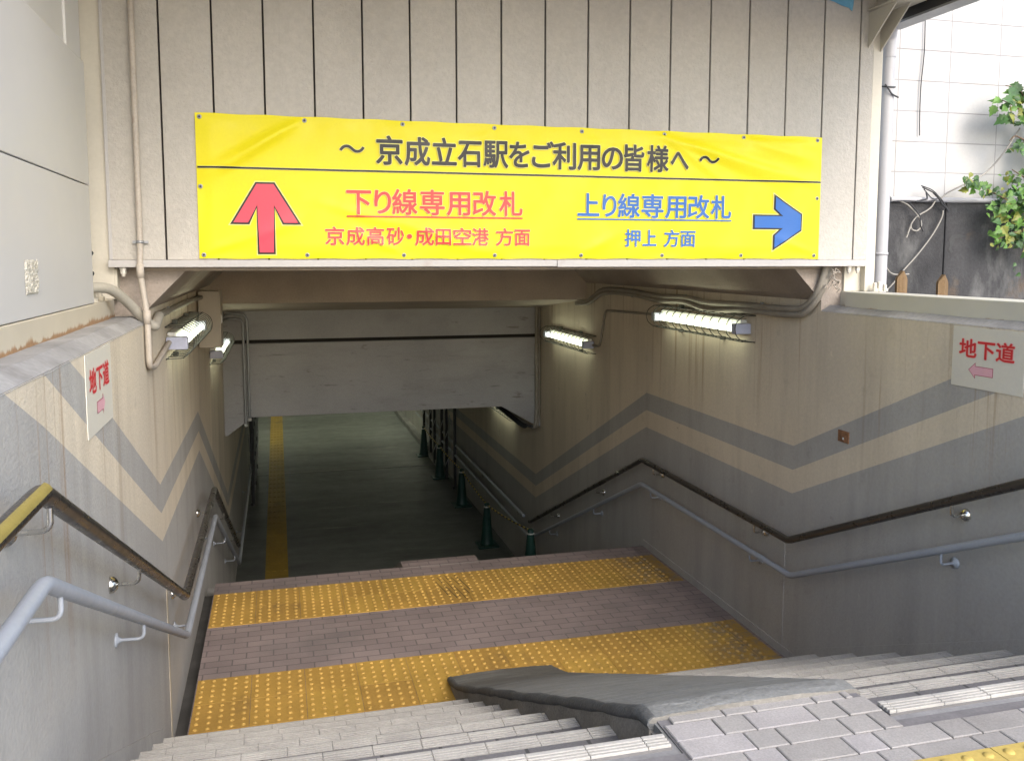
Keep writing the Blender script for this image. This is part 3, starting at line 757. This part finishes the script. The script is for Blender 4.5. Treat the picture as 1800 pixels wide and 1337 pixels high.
for y in (10.6, 12.6, 14.6, 16.6, 18.6):
    mb = MB(); mb.tube(roundpath([(2.88, y, -.75), (2.88, y, -.80), (XR, y, -.805)], .02), .006, m_steel, 8); mb.lathe((XR, y, -.805), [(.025, 0), (.025, .006), (.01, .01)], m_steel, 12, '-x'); obj('bracket', mb, t)

# ------------------------------------------------------------------ wall lamps
def make_lamp(label, m_tube=m_tube):
    L = 1.34; t = thing('wall_lamp', label, 'lamp', (0, 0, 0), 'caged fluorescent wall lamps')
    mb = MB(); mb.box(-.045, 0, .03, L - .03, -.040, .030, m_house, .004); mb.box(-.048, -.004, .05, L - .05, .03, .05, m_house, .004); obj('housing', mb, t)
    mb = MB(); mb.tube([(-.085, .06, -.010), (-.085, L - .06, -.010)], .0165, m_tube, 14); obj('tube', mb, t)
    for y0, y1 in ((.0, .062), (L - .062, L)):
        mb = MB(); mb.box(-.112, -.002, y0, y1, -.040, .028, m_cap, .008); obj('end_cap', mb, t)
    mb = MB(); n = 12; prof = [(0, .082), (-.085, .080), (-.135, .048), (-.148, 0), (-.138, -.045), (-.09, -.085), (0, -.088)]
    for i in range(n + 1):
        y = -.05 + (L + .06) * i / n; mb.tube(roundpath([(p[0], y, p[1]) for p in prof], .02, 3), .0030, m_wire, 6)
    for p in (prof[1], prof[5], (-.004, .084), (-.004, -.09)): mb.tube([(p[0], -.05, p[1]), (p[0], L + .01, p[1])], .0030, m_wire, 6)
    obj('wire_guard', mb, t)
    for y in (.35, 1.0):
        for z in (.088, -.094):
            mb = MB(); mb.box(-.03, 0, y - .018, y + .018, z - .012, z + .012, m_wire, .003); obj('guard_clip', mb, t)
    return t
lamp = make_lamp('lit caged tube lamp under the wavy hoses near the stair mouth'); lamp.location = (XR, 5.12, 1.985)
dup(lamp, (XR, 8.05, 1.605), 0, 'lit caged tube lamp next to the vertical pipes on the lintel beam')
dup(lamp, (XL, 6.36, 1.985), math.pi, 'lit caged tube lamp fed by the painted conduit before the electrical box')
dup(lamp, (XL, 9.40, 1.605), math.pi, 'lit caged tube lamp just below and beyond the electrical box')
dup(lamp, (XR, 10.95, .43), 0, 'caged tube lamp hidden behind the lintel beam corner')
deep = make_lamp('bright caged tube lamp in the lower tunnel above the level handrail', m_tube_deep); deep.location = (XR, 19.4, .43)
dup(deep, (XL, 20.8, .43), math.pi, 'bright caged tube lamp in the lower tunnel above the tactile line')
dup(deep, (XR, 22.6, .43), 0, 'bright caged tube lamp near the tunnel end wall above the kerb')
dup(deep, (XL, 24.4, .43), math.pi, 'bright caged tube lamp nearest the tunnel end wall')

# ------------------------------------------------------------------ electrical box, conduits, hoses
t = thing('electrical_box', 'beige metal electrical box on the wall between two lamps', 'electrical box', (XL, 7.05, 1.77))
mb = MB(); mb.box(XL + .012, -.425, 6.95, 7.20, 1.768, 2.190, m_box, .004); obj('cabinet', mb, t)
mb = MB(); mb.box(-.425, -.415, 6.945, 7.205, 1.762, 2.196, m_box, .003); obj('door', mb, t)
mb = MB(); mb.box(-.417, -.405, 6.965, 6.985, 1.95, 2.01, m_white, .004); obj('latch', mb, t)
def pipe(name, label, path, r, mat, cat='conduit', seg=12, clamps=(), cs=.012, joints=(), group=None):
    t = thing(name, label, cat, tuple(path[0]), group); mb = MB(); mb.tube(path, r, mat, seg); obj('pipe', mb, t)
    for (x, y, z, ax) in clamps:
        mb = MB()
        if ax == 'z': mb.lathe((x, y, z), [(r + .001, -.007), (r + .004, -.007), (r + .004, .007), (r + .001, .007)], m_steelp, 14); mb.box(x - r - .02, x + r + .02, y + r - .004, y + r + .002, z - .006, z + .006, m_steelp)
        else: mb.box(x - .006, x + .006, y - .012, y + .012, z - r - .004, z + r + .004, m_steelp, .002)
        obj('clamp', mb, t)
    for (x, y, z) in joints:
        mb = MB(); mb.lathe((x, y, z), [(r + .0005, -.03), (r + .003, -.03), (r + .003, .03), (r + .0005, .03)], mat, 14); obj('coupling', mb, t)
    return t
xc = -.588
pipe('painted_conduit', 'peeling beige conduit coming down the siding to the first lamp', roundpath([(xc, YF - .024, 3.95), (xc, YF - .024, 2.50), (xc, YF - .052, 2.43), (xc, YF - .054, 2.36), (-.566, YF - .06, 2.18), (-.566, YF - .055, 1.945), (-.566, YF + .12, 1.925), (-.566, 5.02, 1.985)], .05, 6), .0132, m_conduit,
     clamps=((xc, YF - .024, 2.505, 'z'),), joints=((xc, YF - .0535, 2.375), (-.5665, YF - .0597, 2.17)))
pipe('flexible_conduit', 'thick beige hose bending from behind the white panel to the wall', smoothpath([(-.80, 3.72, 2.295), (-.765, 3.87, 2.308), (-.722, 3.97, 2.312), (-.68, 4.07, 2.298), (-.635, 4.20, 2.235), (-.590, 4.315, 2.155), (-.556, 4.38, 2.120), (-.556, 4.46, 2.130), (-.560, 4.60, 2.155)], 8), .022, m_flex)
pipe('wall_conduit', 'dark straight conduit from the thick hose to the electrical box', smoothpath([(-.562, 4.60, 2.157), (-.562, 5.4, 2.155), (-.562, 6.6, 2.150), (-.55, 6.95, 2.145)], 6), .017, m_flexd, clamps=((-.562, 5.0, 2.157, 'y'), (-.562, 6.0, 2.153, 'y')))
for i, (x, zt, zb) in enumerate(((-.365, 1.795, .655), (-.322, 1.845, .715))):
    yy = YBEAM - .022
    tt = pipe('steel_conduit', ('steel conduit on the lintel beam, nearer the wall with the electrical box' if i == 0 else 'steel conduit on the lintel beam, nearer the yellow tactile line'),
         roundpath([(XL + .02, yy - .3 + .05 * i, zt - .02), (XL + .05, yy, zt), (x, yy, zt), (x, yy, zb)], .10, 8), .0145, m_steelp, group='steel conduits on the lintel beam')
    mb = MB(); mb.lathe((x, yy, zb - .03), [(.012, 0), (.019, .002), (.019, .03), (.015, .032)], m_white, 12); obj('end_bush', mb, tt)
    for z in (1.345, .80):
        mb = MB(); mb.box(x - .024, x + .055 if i == 0 else x + .026, yy + .010 + .002 * i, YBEAM, z - .009 + .001 * i, z + .009 + .001 * i, m_steelp, .002); obj('clamp', mb, tt)
for i, o in enumerate((0., .034)):
    pipe('wavy_hose', ('upper dusty hose sagging along the wall above the lamp' if i == 0 else 'lower dusty hose sagging along the wall above the lamp'),
         smoothpath([(2.995 + o * .8, 4.335, 2.52), (2.955 + o * .7, 4.335, 2.36), (2.93 + o * .3, 4.36 - o * .2, 2.25 - o * .3), (2.928, 4.46, 2.165 - o), (2.93, 4.62, 2.135 - o), (2.93, 5.2, 2.140 - o - .008), (2.93, 5.65, 2.125 - o - .02 * i), (2.925, 6.02, 2.145 - o), (2.93, 6.5, 2.135 - o), (2.93, 7.05, 2.155 - o * .8), (2.93, 7.7, 2.15 - o), (2.93, 8.0, 2.075 - o), (2.93, 8.18, 2.015 - o * .5), (2.93, 8.5, 1.985 - o * .2)], 9),
         .0195, m_flexd, 'hose', clamps=((2.93, 6.02, 2.143 - o, 'y'), (2.93, 4.95, 2.138 - o, 'y'), (2.93, 7.05, 2.153 - o * .8, 'y')), group='wavy hoses')
mb = MB()
t = thing('cable_tie_knot', 'ragged pale wrapping tied round the hoses at the stair mouth', 'wrapping', (2.96, 4.32, 2.3))
for q in range(14):
    a = random.uniform(0, 6.28); c = Vector((2.965 + random.uniform(-.02, .035), 4.315 + random.uniform(-.03, .01), 2.32 + random.uniform(-.05, .05)))
    mb.tube(smoothpath([c, c + Vector((random.uniform(-.03, .03), -.02, random.uniform(-.02, .03))), c + Vector((random.uniform(-.03, .03), 0, random.uniform(-.05, .02)))], 4), .003, m_conduit, 5)
obj('tie', mb, t)
pipe('thin_conduit', 'thin conduit stepping down from the nearer lamp to the farther lamp', roundpath([(2.945, 6.46, 1.985), (2.945, 7.72, 1.955), (2.945, 7.86, 1.60), (2.945, 8.06, 1.597)], .06, 5), .010, m_flexd)
for i, x in enumerate((2.905, 2.940)):
    pipe('beam_pipe', ('thick pipe down the corner of the lintel beam' if i == 0 else 'thin pipe down the corner of the lintel beam, closest to the wall'),
         roundpath([(x, YBEAM - .025, 1.90), (x, YBEAM - .025, .62), (x - .02, YBEAM - .03, .45), (x - .05, YBEAM + .3, .44), (x - .2, YBEAM + .9, .56)], .12, 7), .020 - .006 * i, m_flexd, clamps=((x, YBEAM - .02, 1.2, 'y'),), group='pipes on the beam corner')
mb = MB()
for i in range(3): mb.tube(smoothpath([(2.86 - .02 * i, YBEAM - .02 + .03 * i, .47), (2.80, YBEAM + .25, .47 - .02 * i), (2.72 - .03 * i, YBEAM + .8, .56), (2.60, YBEAM + 1.5, .66)], 6), .013, m_cable, 8)
obj('cable_bundle', mb, label='dark cables sagging behind the corner of the lintel beam', category='cables')

# ------------------------------------------------------------------ left side: hoarding, beam, post
t = thing('panel_fence', 'smooth white sheet panel fence standing on the rusty cream beam', 'fence', (-.72, 2.5, 2.25))
mb = MB(); mb.box(-.740, -.720, .6, 3.915, 2.724, 3.206, m_panel, .003); obj('upper_panel', mb, t)
mb = MB(); mb.box(-.740, -.720, .6, 3.905, 2.252, 2.7195, m_panel, .003); obj('lower_panel', mb, t)
mb = MB(); mb.box(-.750, -.7405, .6, 3.88, 2.26, 3.19, m_groove); obj('backing', mb, t)
mb = MB(); n = 16
g = []
for i in range(n + 1):
    for j in range(n + 1):
        u, w = i / n, j / n; e = min(u, 1 - u, w, 1 - w); yy = 2.895 + .150 * u; z = 2.323 + .105 * w
        r_ = (abs(2 * u - 1) ** 3 + abs(2 * w - 1) ** 3) ** (1 / 3)
        yy = 2.970 + (yy - 2.970) * (1 - .12 * max(0, r_ - .9) * 5 * .3)
        g.append((-.7195 + (.0005 if e == 0 else .002 + random.uniform(0, .0045)), yy + random.uniform(-.002, .002), z + random.uniform(-.002, .002)))
mb.add(g, [(i * (n + 1) + j, (i + 1) * (n + 1) + j, (i + 1) * (n + 1) + j + 1, i * (n + 1) + j + 1) for i in range(n) for j in range(n)], m_resid); obj('glue_residue', mb, t)
t = thing('back_panel', 'bright white panelling rising behind the sheet panel fence', 'wall', (-.9, 2.5, 2.2))
mb = MB(); mb.box(-.86, -.80, .6, 3.995, 2.25, 3.95, m_panel2, .002); mb.box(-.86, -.80, 4.001, 4.29, 2.25, 3.95, m_panel2, .002); obj('boarding', mb, t)
mb = MB(); mb.box(-.802, -.790, 3.97, 4.03, 2.25, 3.95, m_panel2, .003); obj('cover_strip', mb, t)
mb = MB(); mb.lathe((-.80, 3.72, 3.43), [(.012, 0), (.012, .003), (.006, .006)], m_dark, 10, 'x'); obj('screw', mb, t)
t = thing('base_beam', 'cream steel beam with a rusted lower edge under the white panels', 'beam', (-.76, 2.5, 2.16))
mb = MB(); mb.box(-.92, -.716, .6, 4.34, 2.158, 2.249, m_cream_rusty, .004); obj('channel', mb, t)
for y, r_ in ((4.02, .012), (4.17, .010)):
    mb = MB(); mb.lathe((-.745, y, 2.249), [(.020, 0), (.020, .018), (.011, .019), (.011, .05), (.007, .055)], m_cream, 8, smooth=False); obj('bolt', mb, t)
t = thing('steel_post', 'cream steel post between the white panels and the hood wall', 'post', (-.8, 4.36, 2.25))
mb = MB(); mb.box(-.98, -.705, YF + .012, YF + .08, 2.2495, 3.95, m_cream, .004); obj('column', mb, t)
mb = MB(); mb.box(-.713, -.695, YF + .015, YF + .075, 2.2495, 2.385, m_cream, .003); obj('flange', mb, t)
for z in (2.455, 2.365):
    mb = MB(); mb.lathe((-.80, YF + .012, z), [(.012, 0), (.012, .004), (.007, .010)], m_dark, 8, '-y'); obj('bolt', mb, t)

# ------------------------------------------------------------------ right side: cream rail, post, canopy, downpipe
t = thing('base_beam', 'clean cream steel beam on the coping in front of the dark old wall', 'beam', (3.1, 2.6, 2.17))
mb = MB(); mb.box(3.02, 3.20, .6, 4.238, 2.150, 2.250, m_cream_rail, .004); mb.box(3.085, 3.26, 4.24, 4.42, 2.0, 2.2475, m_cream_rail, .004); obj('channel', mb, t)
for x, y, h in ((3.235, 4.275, .045), (3.275, 4.29, .05), (3.32, 4.30, .035)):
    mb = MB(); mb.lathe((x, y, 2.2475), [(.018, 0), (.018, .016), (.011, .017), (.011, h), (.005, h + .006)], m_cream, 8, smooth=False); obj('bolt', mb, t)
t = thing('steel_post', 'cream steel post beside the grey plastic downpipe', 'post', (3.17, 4.37, 2.25))
mb = MB(); mb.box(3.092, 3.242, YF + .053, YF + .12, 2.248, 3.95, m_cream, .003); mb.box(3.196, 3.258, YF + .012, YF + .052, 2.248, 3.95, m_cream, .003); obj('column', mb, t)
for x0 in (3.150, 3.236):
    mb = MB(); mb.prism([(YF + .012, 3.56), (YF + .012, 3.76), (YF - .22, 3.76)], 'x', x0, x0 + .007, m_cream); obj('gusset', mb, t)
t = thing('canopy', 'flat canopy roof with cream edge beam and black gutter over the stairs', 'roof', (1.2, 3.0, 3.95))
RY0 = 2.3
mb = MB(); mb.box(-1.0, 3.45, RY0, YF + .3, 3.955, 3.99, m_roof); obj('roof_sheet', mb, t)
mb = MB(); mb.box(3.205, 3.300, RY0, YF + .05, 3.765, 3.952, m_cream, .003); mb.box(3.13, 3.204, RY0, YF - .01, 3.765, 3.772, m_cream); obj('edge_beam', mb, t)
mb = MB(); mb.box(3.325, 3.425, RY0 - .05, YF + .10, 3.725, 3.735, m_gut); mb.box(3.325, 3.331, RY0 - .05, YF + .10, 3.735, 3.82, m_gut); mb.box(3.419, 3.425, RY0 - .05, YF + .10, 3.735, 3.82, m_gut); obj('gutter', mb, t)
mb = MB(); mb.box(3.324, 3.427, RY0 - .05, YF + .10, 3.712, 3.724, m_steelp); obj('gutter_trim', mb, t)
t = thing('downpipe', 'pale grey plastic downpipe standing beside the cream post', 'drainpipe', (3.40, 4.46, 2.2))
mb = MB(); mb.tube([(3.402, 4.46, ZS), (3.402, 4.46, 3.60)], .041, m_plas, 20); obj('pipe', mb, t)
mb = MB(); mb.tube(roundpath([(3.402, 4.46, 3.57), (3.402, 4.46, 3.69), (3.36, 4.40, 3.74)], .06, 6), .044, m_plas, 20); obj('elbow', mb, t)
mb = MB(); mb.lathe((3.402, 4.46, 2.46), [(.042, -.008), (.045, -.008), (.045, .008), (.042, .008)], m_plas, 20); obj('clamp', mb, t)
mb = MB(); mb.tube([(3.402 + .045 * math.cos(a), 4.46 + .045 * math.sin(a), 3.41 + .01 * math.sin(a)) for a in [i * .35 for i in range(19)]], .004, m_cable, 6)
mb.tube(smoothpath([(3.365, 4.425, 3.415), (3.38, 4.412, 3.385), (3.40, 4.410, 3.36), (3.45, 4.42, 3.345)], 5), .005, m_cable, 6); obj('wire_tie', mb, t)

# ------------------------------------------------------------------ background right: walls, cables, pickets, vine
mb = MB(); mb.box(3.20, 9.0, 4.77, 5.0, 2.80, 6.5, m_block)
tw = thing('block_wall', 'whitewashed concrete block wall above the old dark wall', 'wall', (5, 4.8, 2.8)); obj('blocks', mb, tw)
tw = thing('old_wall', 'stained dark concrete wall below the white blocks', 'wall', (5, 4.8, ZS))
mb = MB(); mb.box(3.20, 4.075, 4.735, 5.0, ZS - .2, 2.782, m_oldcon, .004); mb.box(4.081, 9.0, 4.73, 5.0, ZS - .2, 2.79, m_oldcon, .006); obj('concrete', mb, tw)
mb = MB(); vs = []
cr = [(4.11, 2.55), (4.13, 2.58), (4.18, 2.585), (4.26, 2.572), (4.20, 2.565), (4.15, 2.555), (4.145, 2.53), (4.13, 2.50), (4.145, 2.475), (4.13, 2.465), (4.11, 2.49), (4.12, 2.52)]
mb.add([(x, 4.7285, z) for x, z in cr], [tuple(range(len(cr)))[::-1]], m_dark); obj('crack', mb, tw)
mb = MB(); mb.tube([(3.66, 4.725, 2.795), (4.85, 4.725, 2.800)], .016, m_plas, 12); obj('wall_pipe', mb, label='pale thin pipe lying along the ledge between the two walls', category='pipe')
mb = MB(); mb.tube(smoothpath([(3.875, 4.755, 4.3), (3.88, 4.755, 3.95), (3.885, 4.755, 3.7), (3.872, 4.755, 3.5), (3.872, 4.755, 3.32), (3.878, 4.755, 3.19)], 8), .0035, m_cable, 6)
obj('hanging_wire', mb, label='thin wire hanging loose down the white block wall', category='wire')
t = thing('cable_tangle', 'tangle of black and grey cables drooping over the dark wall', 'cables', (4.0, 4.7, 2.75))
mb = MB()
for (a, b, c, d) in (((3.86, 2.88), (3.93, 2.85), (4.0, 2.80), (4.06, 2.74)), ((3.87, 2.87), (3.95, 2.83), (4.02, 2.78), (4.07, 2.72)), ((3.9, 2.84), (3.89, 2.80), (3.86, 2.79), (3.82, 2.78)), ((3.95, 2.84), (3.98, 2.80), (4.01, 2.77), (4.05, 2.745)), ((3.66, 2.78), (3.75, 2.785), (3.86, 2.78), (3.97, 2.79)), ((3.88, 2.86), (3.93, 2.80), (4.0, 2.80), (4.07, 2.73)), ((3.78, 2.775), (3.84, 2.70), (3.86, 2.64), (3.89, 2.60))):
    mb.tube(smoothpath([(p[0], 4.70 - .02 * i % .03, p[1]) for i, p in enumerate((a, b, c, d))], 6), random.uniform(.003, .006), m_cable, 8)
obj('black_cable', mb, t)
mb = MB()
for pts in (((3.70, 2.785), (3.77, 2.76), (3.85, 2.69), (3.875, 2.64), (3.85, 2.605), (3.81, 2.61), (3.80, 2.64), (3.84, 2.69), (3.93, 2.74), (3.97, 2.79)),
            ((3.80, 2.64), (3.785, 2.60), (3.77, 2.56)),
            ((4.03, 2.73), (4.02, 2.68), (3.96, 2.58), (3.86, 2.46), (3.76, 2.36), (3.68, 2.27), (3.62, 2.22)),
            ((3.62, 2.43), (3.64, 2.37), (3.69, 2.335), (3.80, 2.335))):
    mb.tube(smoothpath([(x, 4.70, z) for x, z in pts], 7), .0045, m_cablel, 7)
obj('grey_cable', mb, t)
mb = MB(); mb.tube(smoothpath([(4.00, 4.69, 2.80), (4.05, 4.69, 2.84), (4.18, 4.68, 2.90), (4.32, 4.68, 2.97), (4.45, 4.68, 3.10), (4.56, 4.68, 3.25)], 8), .005, m_cablel, 6)
obj('stretched_cable', mb, label='thin grey cable stretched up from the tangle into the vine', category='cable')

pk = thing('picket', 'pointed brown wooden picket nearer the grey downpipe', 'picket', (3.588, 4.50, ZS), 'pointed wooden pickets')
mb = MB(); w, h = .036, 2.36 - ZS
prof = [(-w, 0), (-w, h - .055), (-w * .9, h - .04), (0, h), (w * .9, h - .04), (w, h - .055), (w, 0)]
fr = [(3.588 + x, 4.492 - (.012 if abs(x) < .001 else 0), ZS + z) for x, z in prof]; fr2 = [(3.588, 4.48, ZS), ]
n = len(prof); bkp = [(3.588 + x, 4.510, ZS + z) for x, z in prof]
ridge = [(3.588, 4.480, ZS), (3.588, 4.480, ZS + h)]
vs = fr + bkp + [ridge[0]]
mb.add(vs, [(0, 14, 3, 2, 1), (14, 6, 5, 4, 3), tuple(range(7, 14))[::-1]] + [(i, i + 1, i + 8, i + 7) for i in range(6)], m_wood); obj('slat', mb, pk)
dup(pk, (3.878, 4.50, ZS - .024), 0, 'pointed brown wooden picket farther from the downpipe, below the vine')

vi = thing('vine', 'leafy green vine with lobed leaves hanging over the white block wall', 'vine', (4.5, 4.6, 2.6))
mbs = MB(); stems = [
    [(5.0, 4.70, 2.3), (4.75, 4.66, 2.6), (4.60, 4.62, 3.0), (4.55, 4.60, 3.3), (4.45, 4.58, 3.46), (4.32, 4.56, 3.48)],
    [(4.9, 4.66, 2.5), (4.6, 4.62, 2.72), (4.35, 4.60, 2.82), (4.12, 4.58, 2.90), (4.06, 4.57, 2.93)],
    [(4.9, 4.66, 2.6), (4.7, 4.62, 2.62), (4.5, 4.6, 2.60), (4.35, 4.6, 2.55)], [(4.8, 4.66, 2.8), (4.6, 4.6, 2.9), (4.42, 4.58, 2.98)],
    [(4.7, 4.66, 3.0), (4.56, 4.58, 3.12), (4.42, 4.56, 3.18), (4.36, 4.55, 3.15)], [(4.66, 4.62, 3.05), (4.55, 4.58, 3.28), (4.40, 4.57, 3.36), (4.29, 4.55, 3.39)]]
for p in stems: mbs.tube(smoothpath(p, 6), .007, m_stem, 6, rfun=lambda t: 1.2 - .8 * t)
obj('stem', mbs, vi)
mbl = MB()
LOBE = [(0, 0), (.10, .08), (.27, .08), (.26, .24), (.43, .36), (.30, .46), (.30, .62), (.17, .68), (0, 1.0), (-.17, .68), (-.30, .62), (-.30, .46), (-.43, .36), (-.26, .24), (-.27, .08), (-.10, .08)]
def leaf(c, size, dirv, tilt, mat):
    d = Vector(dirv).normalized(); nrm = Vector((random.uniform(-.5, .5), -1, random.uniform(-.1, .9))).normalized()
    nrm = (nrm - d * nrm.dot(d)).normalized(); sd = d.cross(nrm)
    bend = random.uniform(.1, .35); vs = []
    for u, v in LOBE: vs.append(Vector(c) + sd * u * size + d * v * size + nrm * (abs(u) * .25 - bend * v * v) * size)
    mid = Vector(c) + d * .45 * size - nrm * bend * .2 * size; vs.append(mid); n = len(LOBE)
    mbl.add(vs, [(i, (i + 1) % n, n) for i in range(n)], mat)
def cluster(c, rx, ry, rz, num, s0, s1):
    for _ in range(num):
        while True:
            a = [random.uniform(-1, 1) for _ in range(3)]
            if sum(q * q for q in a) < 1: break
        p = (c[0] + a[0] * rx, min(4.70, c[1] + a[1] * ry), c[2] + a[2] * rz)
        leaf(p, random.uniform(s0 * .65, s1 * .9), (random.uniform(-1, .5), random.uniform(-.4, .2), random.uniform(-1, .25)), 0, random.choice((m_leaf1, m_leaf1, m_leaf2, m_leaf2, m_leaf3)))
for c in (((4.46, 4.57, 3.46), .16, .05, .05, 16, .07, .11), ((4.36, 4.56, 3.37), .11, .05, .05, 13, .07, .10), ((4.42, 4.56, 3.28), .12, .05, .05, 14, .06, .10), ((4.56, 4.58, 3.36), .10, .06, .12, 22, .06, .10),
          ((4.45, 4.57, 3.13), .07, .05, .05, 9, .06, .09), ((4.60, 4.58, 3.05), .09, .06, .14, 20, .06, .10), ((4.60, 4.58, 2.86), .16, .08, .13, 60, .05, .10), ((4.42, 4.58, 2.80), .15, .07, .08, 46, .04, .085),
          ((4.22, 4.58, 2.86), .12, .04, .05, 26, .035, .07), ((4.10, 4.57, 2.92), .06, .03, .035, 14, .04, .07), ((4.50, 4.60, 2.64), .20, .06, .10, 60, .04, .085), ((4.70, 4.62, 2.66), .16, .06, .2, 50, .05, .1),
          ((4.40, 4.60, 2.54), .12, .04, .05, 20, .035, .06), ((4.78, 4.60, 3.2), .16, .08, .3, 70, .06, .1), ((4.28, 4.60, 2.73), .1, .04, .03, 12, .04, .06), ((4.58, 4.6, 2.38), .10, .04, .06, 10, .035, .06), ((4.56, 4.60, 2.76), .16, .08, .26, 46, .03, .065), ((4.66, 4.62, 3.30), .12, .06, .22, 60, .05, .09), ((4.50, 4.59, 3.38), .10, .05, .12, 26, .05, .09), ((4.46, 4.6, 2.92), .10, .05, .08, 30, .03, .06)):
    cluster(*c)
obj('foliage', mbl, vi)

# ------------------------------------------------------------------ cones, bars and folded gates in the tunnel
def make_cone(label):
    t = thing('traffic_cone', label, 'cone', (0, 0, 0), 'green cones along the tunnel wall')
    mb = MB(); mb.box(-.145, .145, -.145, .145, 0, .026, m_cone, .01); obj('base', mb, t)
    mb = MB(); mb.lathe((0, 0, .026), [(.105, 0), (.090, .02), (.076, .12), (.056, .36), (.042, .50), (.040, .515), (.034, .525), (.034, .56), (.024, .572)], m_cone, 20); obj('body', mb, t)
    mb = MB(); mb.lathe((0, 0, .54), [(.043, 0), (.046, .002), (.046, .012), (.043, .014)], m_white, 18); obj('ring', mb, t)
    return t
c0 = make_cone('green cone standing on the lower steps, nearest the stairs'); CY = [(2.690, 9.33, -H2 * 8)]; c0.location = CY[0]
for p, l in zip(((2.700, 11.53, ZL), (2.765, 13.56, ZL), (2.745, 15.44, ZL), (2.76, 17.3, ZL)),
                ('green cone with a white ring, second from the stairs', 'green cone third from the stairs, in the middle of the row', 'green cone fourth from the stairs, before the folded gate', 'green cone farthest from the stairs, beside the folded gate')):
    dup(c0, p, 0, l); CY.append(p)
for i in range(4):
    a = Vector(CY[i]) + Vector((0, .04, .575)); b = Vector(CY[i + 1]) + Vector((0, -.04, .575))
    t = thing('cone_bar', ('yellow and black striped bar joining the step cone to the second cone', 'yellow and black striped bar joining the second and third cones', 'yellow and black striped bar joining the third and fourth cones', 'yellow and black striped bar joining the two farthest cones')[i], 'bar', tuple(a), 'striped bars between the cones')
    mb = MB(); n = 24
    def bp(t_): return a.lerp(b, t_) - Vector((0, 0, .02 * math.sin(math.pi * t_)))
    for k in range(n): mb.tube([bp(k / n), bp((k + 1) / n)], .011, m_yellowbar if k % 2 == 0 else m_black, 8, caps=k in (0, n - 1))
    obj('bar', mb, t)
def make_gate(label):
    t = thing('folding_gate', label, 'gate', (0, 0, 0), 'folded scissor gates')
    for i in range(6):
        mb = MB(); y = i * .62; x = -.03 * (i % 2); mb.box(x - .022, x + .022, y - .03, y + .03, 0.03, 1.95, m_dark, .004); obj('upright', mb, t)
    mb = MB()
    for i in range(5):
        y0, y1 = i * .62, (i + 1) * .62
        for z in (.25, .75, 1.25):
            mb.tube([(.026, y0, z), (.026, y1, z + .42)], .008, m_steelp, 6); mb.tube([(-.056, y0, z + .42), (-.056, y1, z)], .008, m_steelp, 6)
    obj('lattice', mb, t)
    for i in (0, 5):
        mb = MB(); mb.lathe((-.015, i * .62, 0), [(.02, 0), (.024, .01), (.024, .03), (.02, .04)], m_dark, 10); obj('caster', mb, t)
    return t
g0 = make_gate('dark scissor gate folded against the wall behind the cones'); g0.location = (2.86, 14.6, ZL)
dup(g0, (-.45, 14.4, ZL), 0, 'dark scissor gate folded against the wall beside the tactile line')

# ------------------------------------------------------------------ camera, light, render
cam = bpy.data.cameras.new('camera'); co = bpy.data.objects.new('camera', cam); COL.objects.link(co)
co.location = (0, 0, 2.43); co.rotation_euler = (math.pi / 2 - .0984, 0, -.2591)
cam.sensor_width = 36; cam.lens = 1554.1634 / 1800 * 36; cam.shift_y = -60.2 / 1800; cam.clip_start = .02; cam.clip_end = 500
sc.camera = co
w = bpy.data.worlds.new('World'); sc.world = w; w.use_nodes = True; nt = w.node_tree
bg = nt.nodes['Background']; sky = nt.nodes.new('ShaderNodeTexSky'); sky.sky_type = 'NISHITA'; sky.sun_disc = False
SE, SR = 36, 165
sky.sun_elevation = R(SE); sky.sun_rotation = R(SR); sky.air_density = 1.0; sky.dust_density = 2.0; sky.ozone_density = 1.0
nt.links.new(sky.outputs[0], bg.inputs[0]); bg.inputs[1].default_value = .15
sun = bpy.data.lights.new('sun', 'SUN'); so = bpy.data.objects.new('sun', sun); COL.objects.link(so)
sun.energy = 0.55; sun.angle = R(30); sun.color = (1., .97, .93)
d = Vector((math.sin(R(SR)) * math.cos(R(SE)), math.cos(R(SR)) * math.cos(R(SE)), math.sin(R(SE))))
so.rotation_euler = d.to_track_quat('Z', 'Y').to_euler(); so.location = d * 20
sc.view_settings.view_transform = 'Standard'; sc.view_settings.look = 'None'; sc.view_settings.gamma = 1; sc.view_settings.exposure = 1.85
sc.cycles.use_denoising = True; sc.cycles.max_bounces = 10; sc.cycles.diffuse_bounces = 6; sc.cycles.sample_clamp_indirect = 6
sc.render.engine = 'CYCLES'
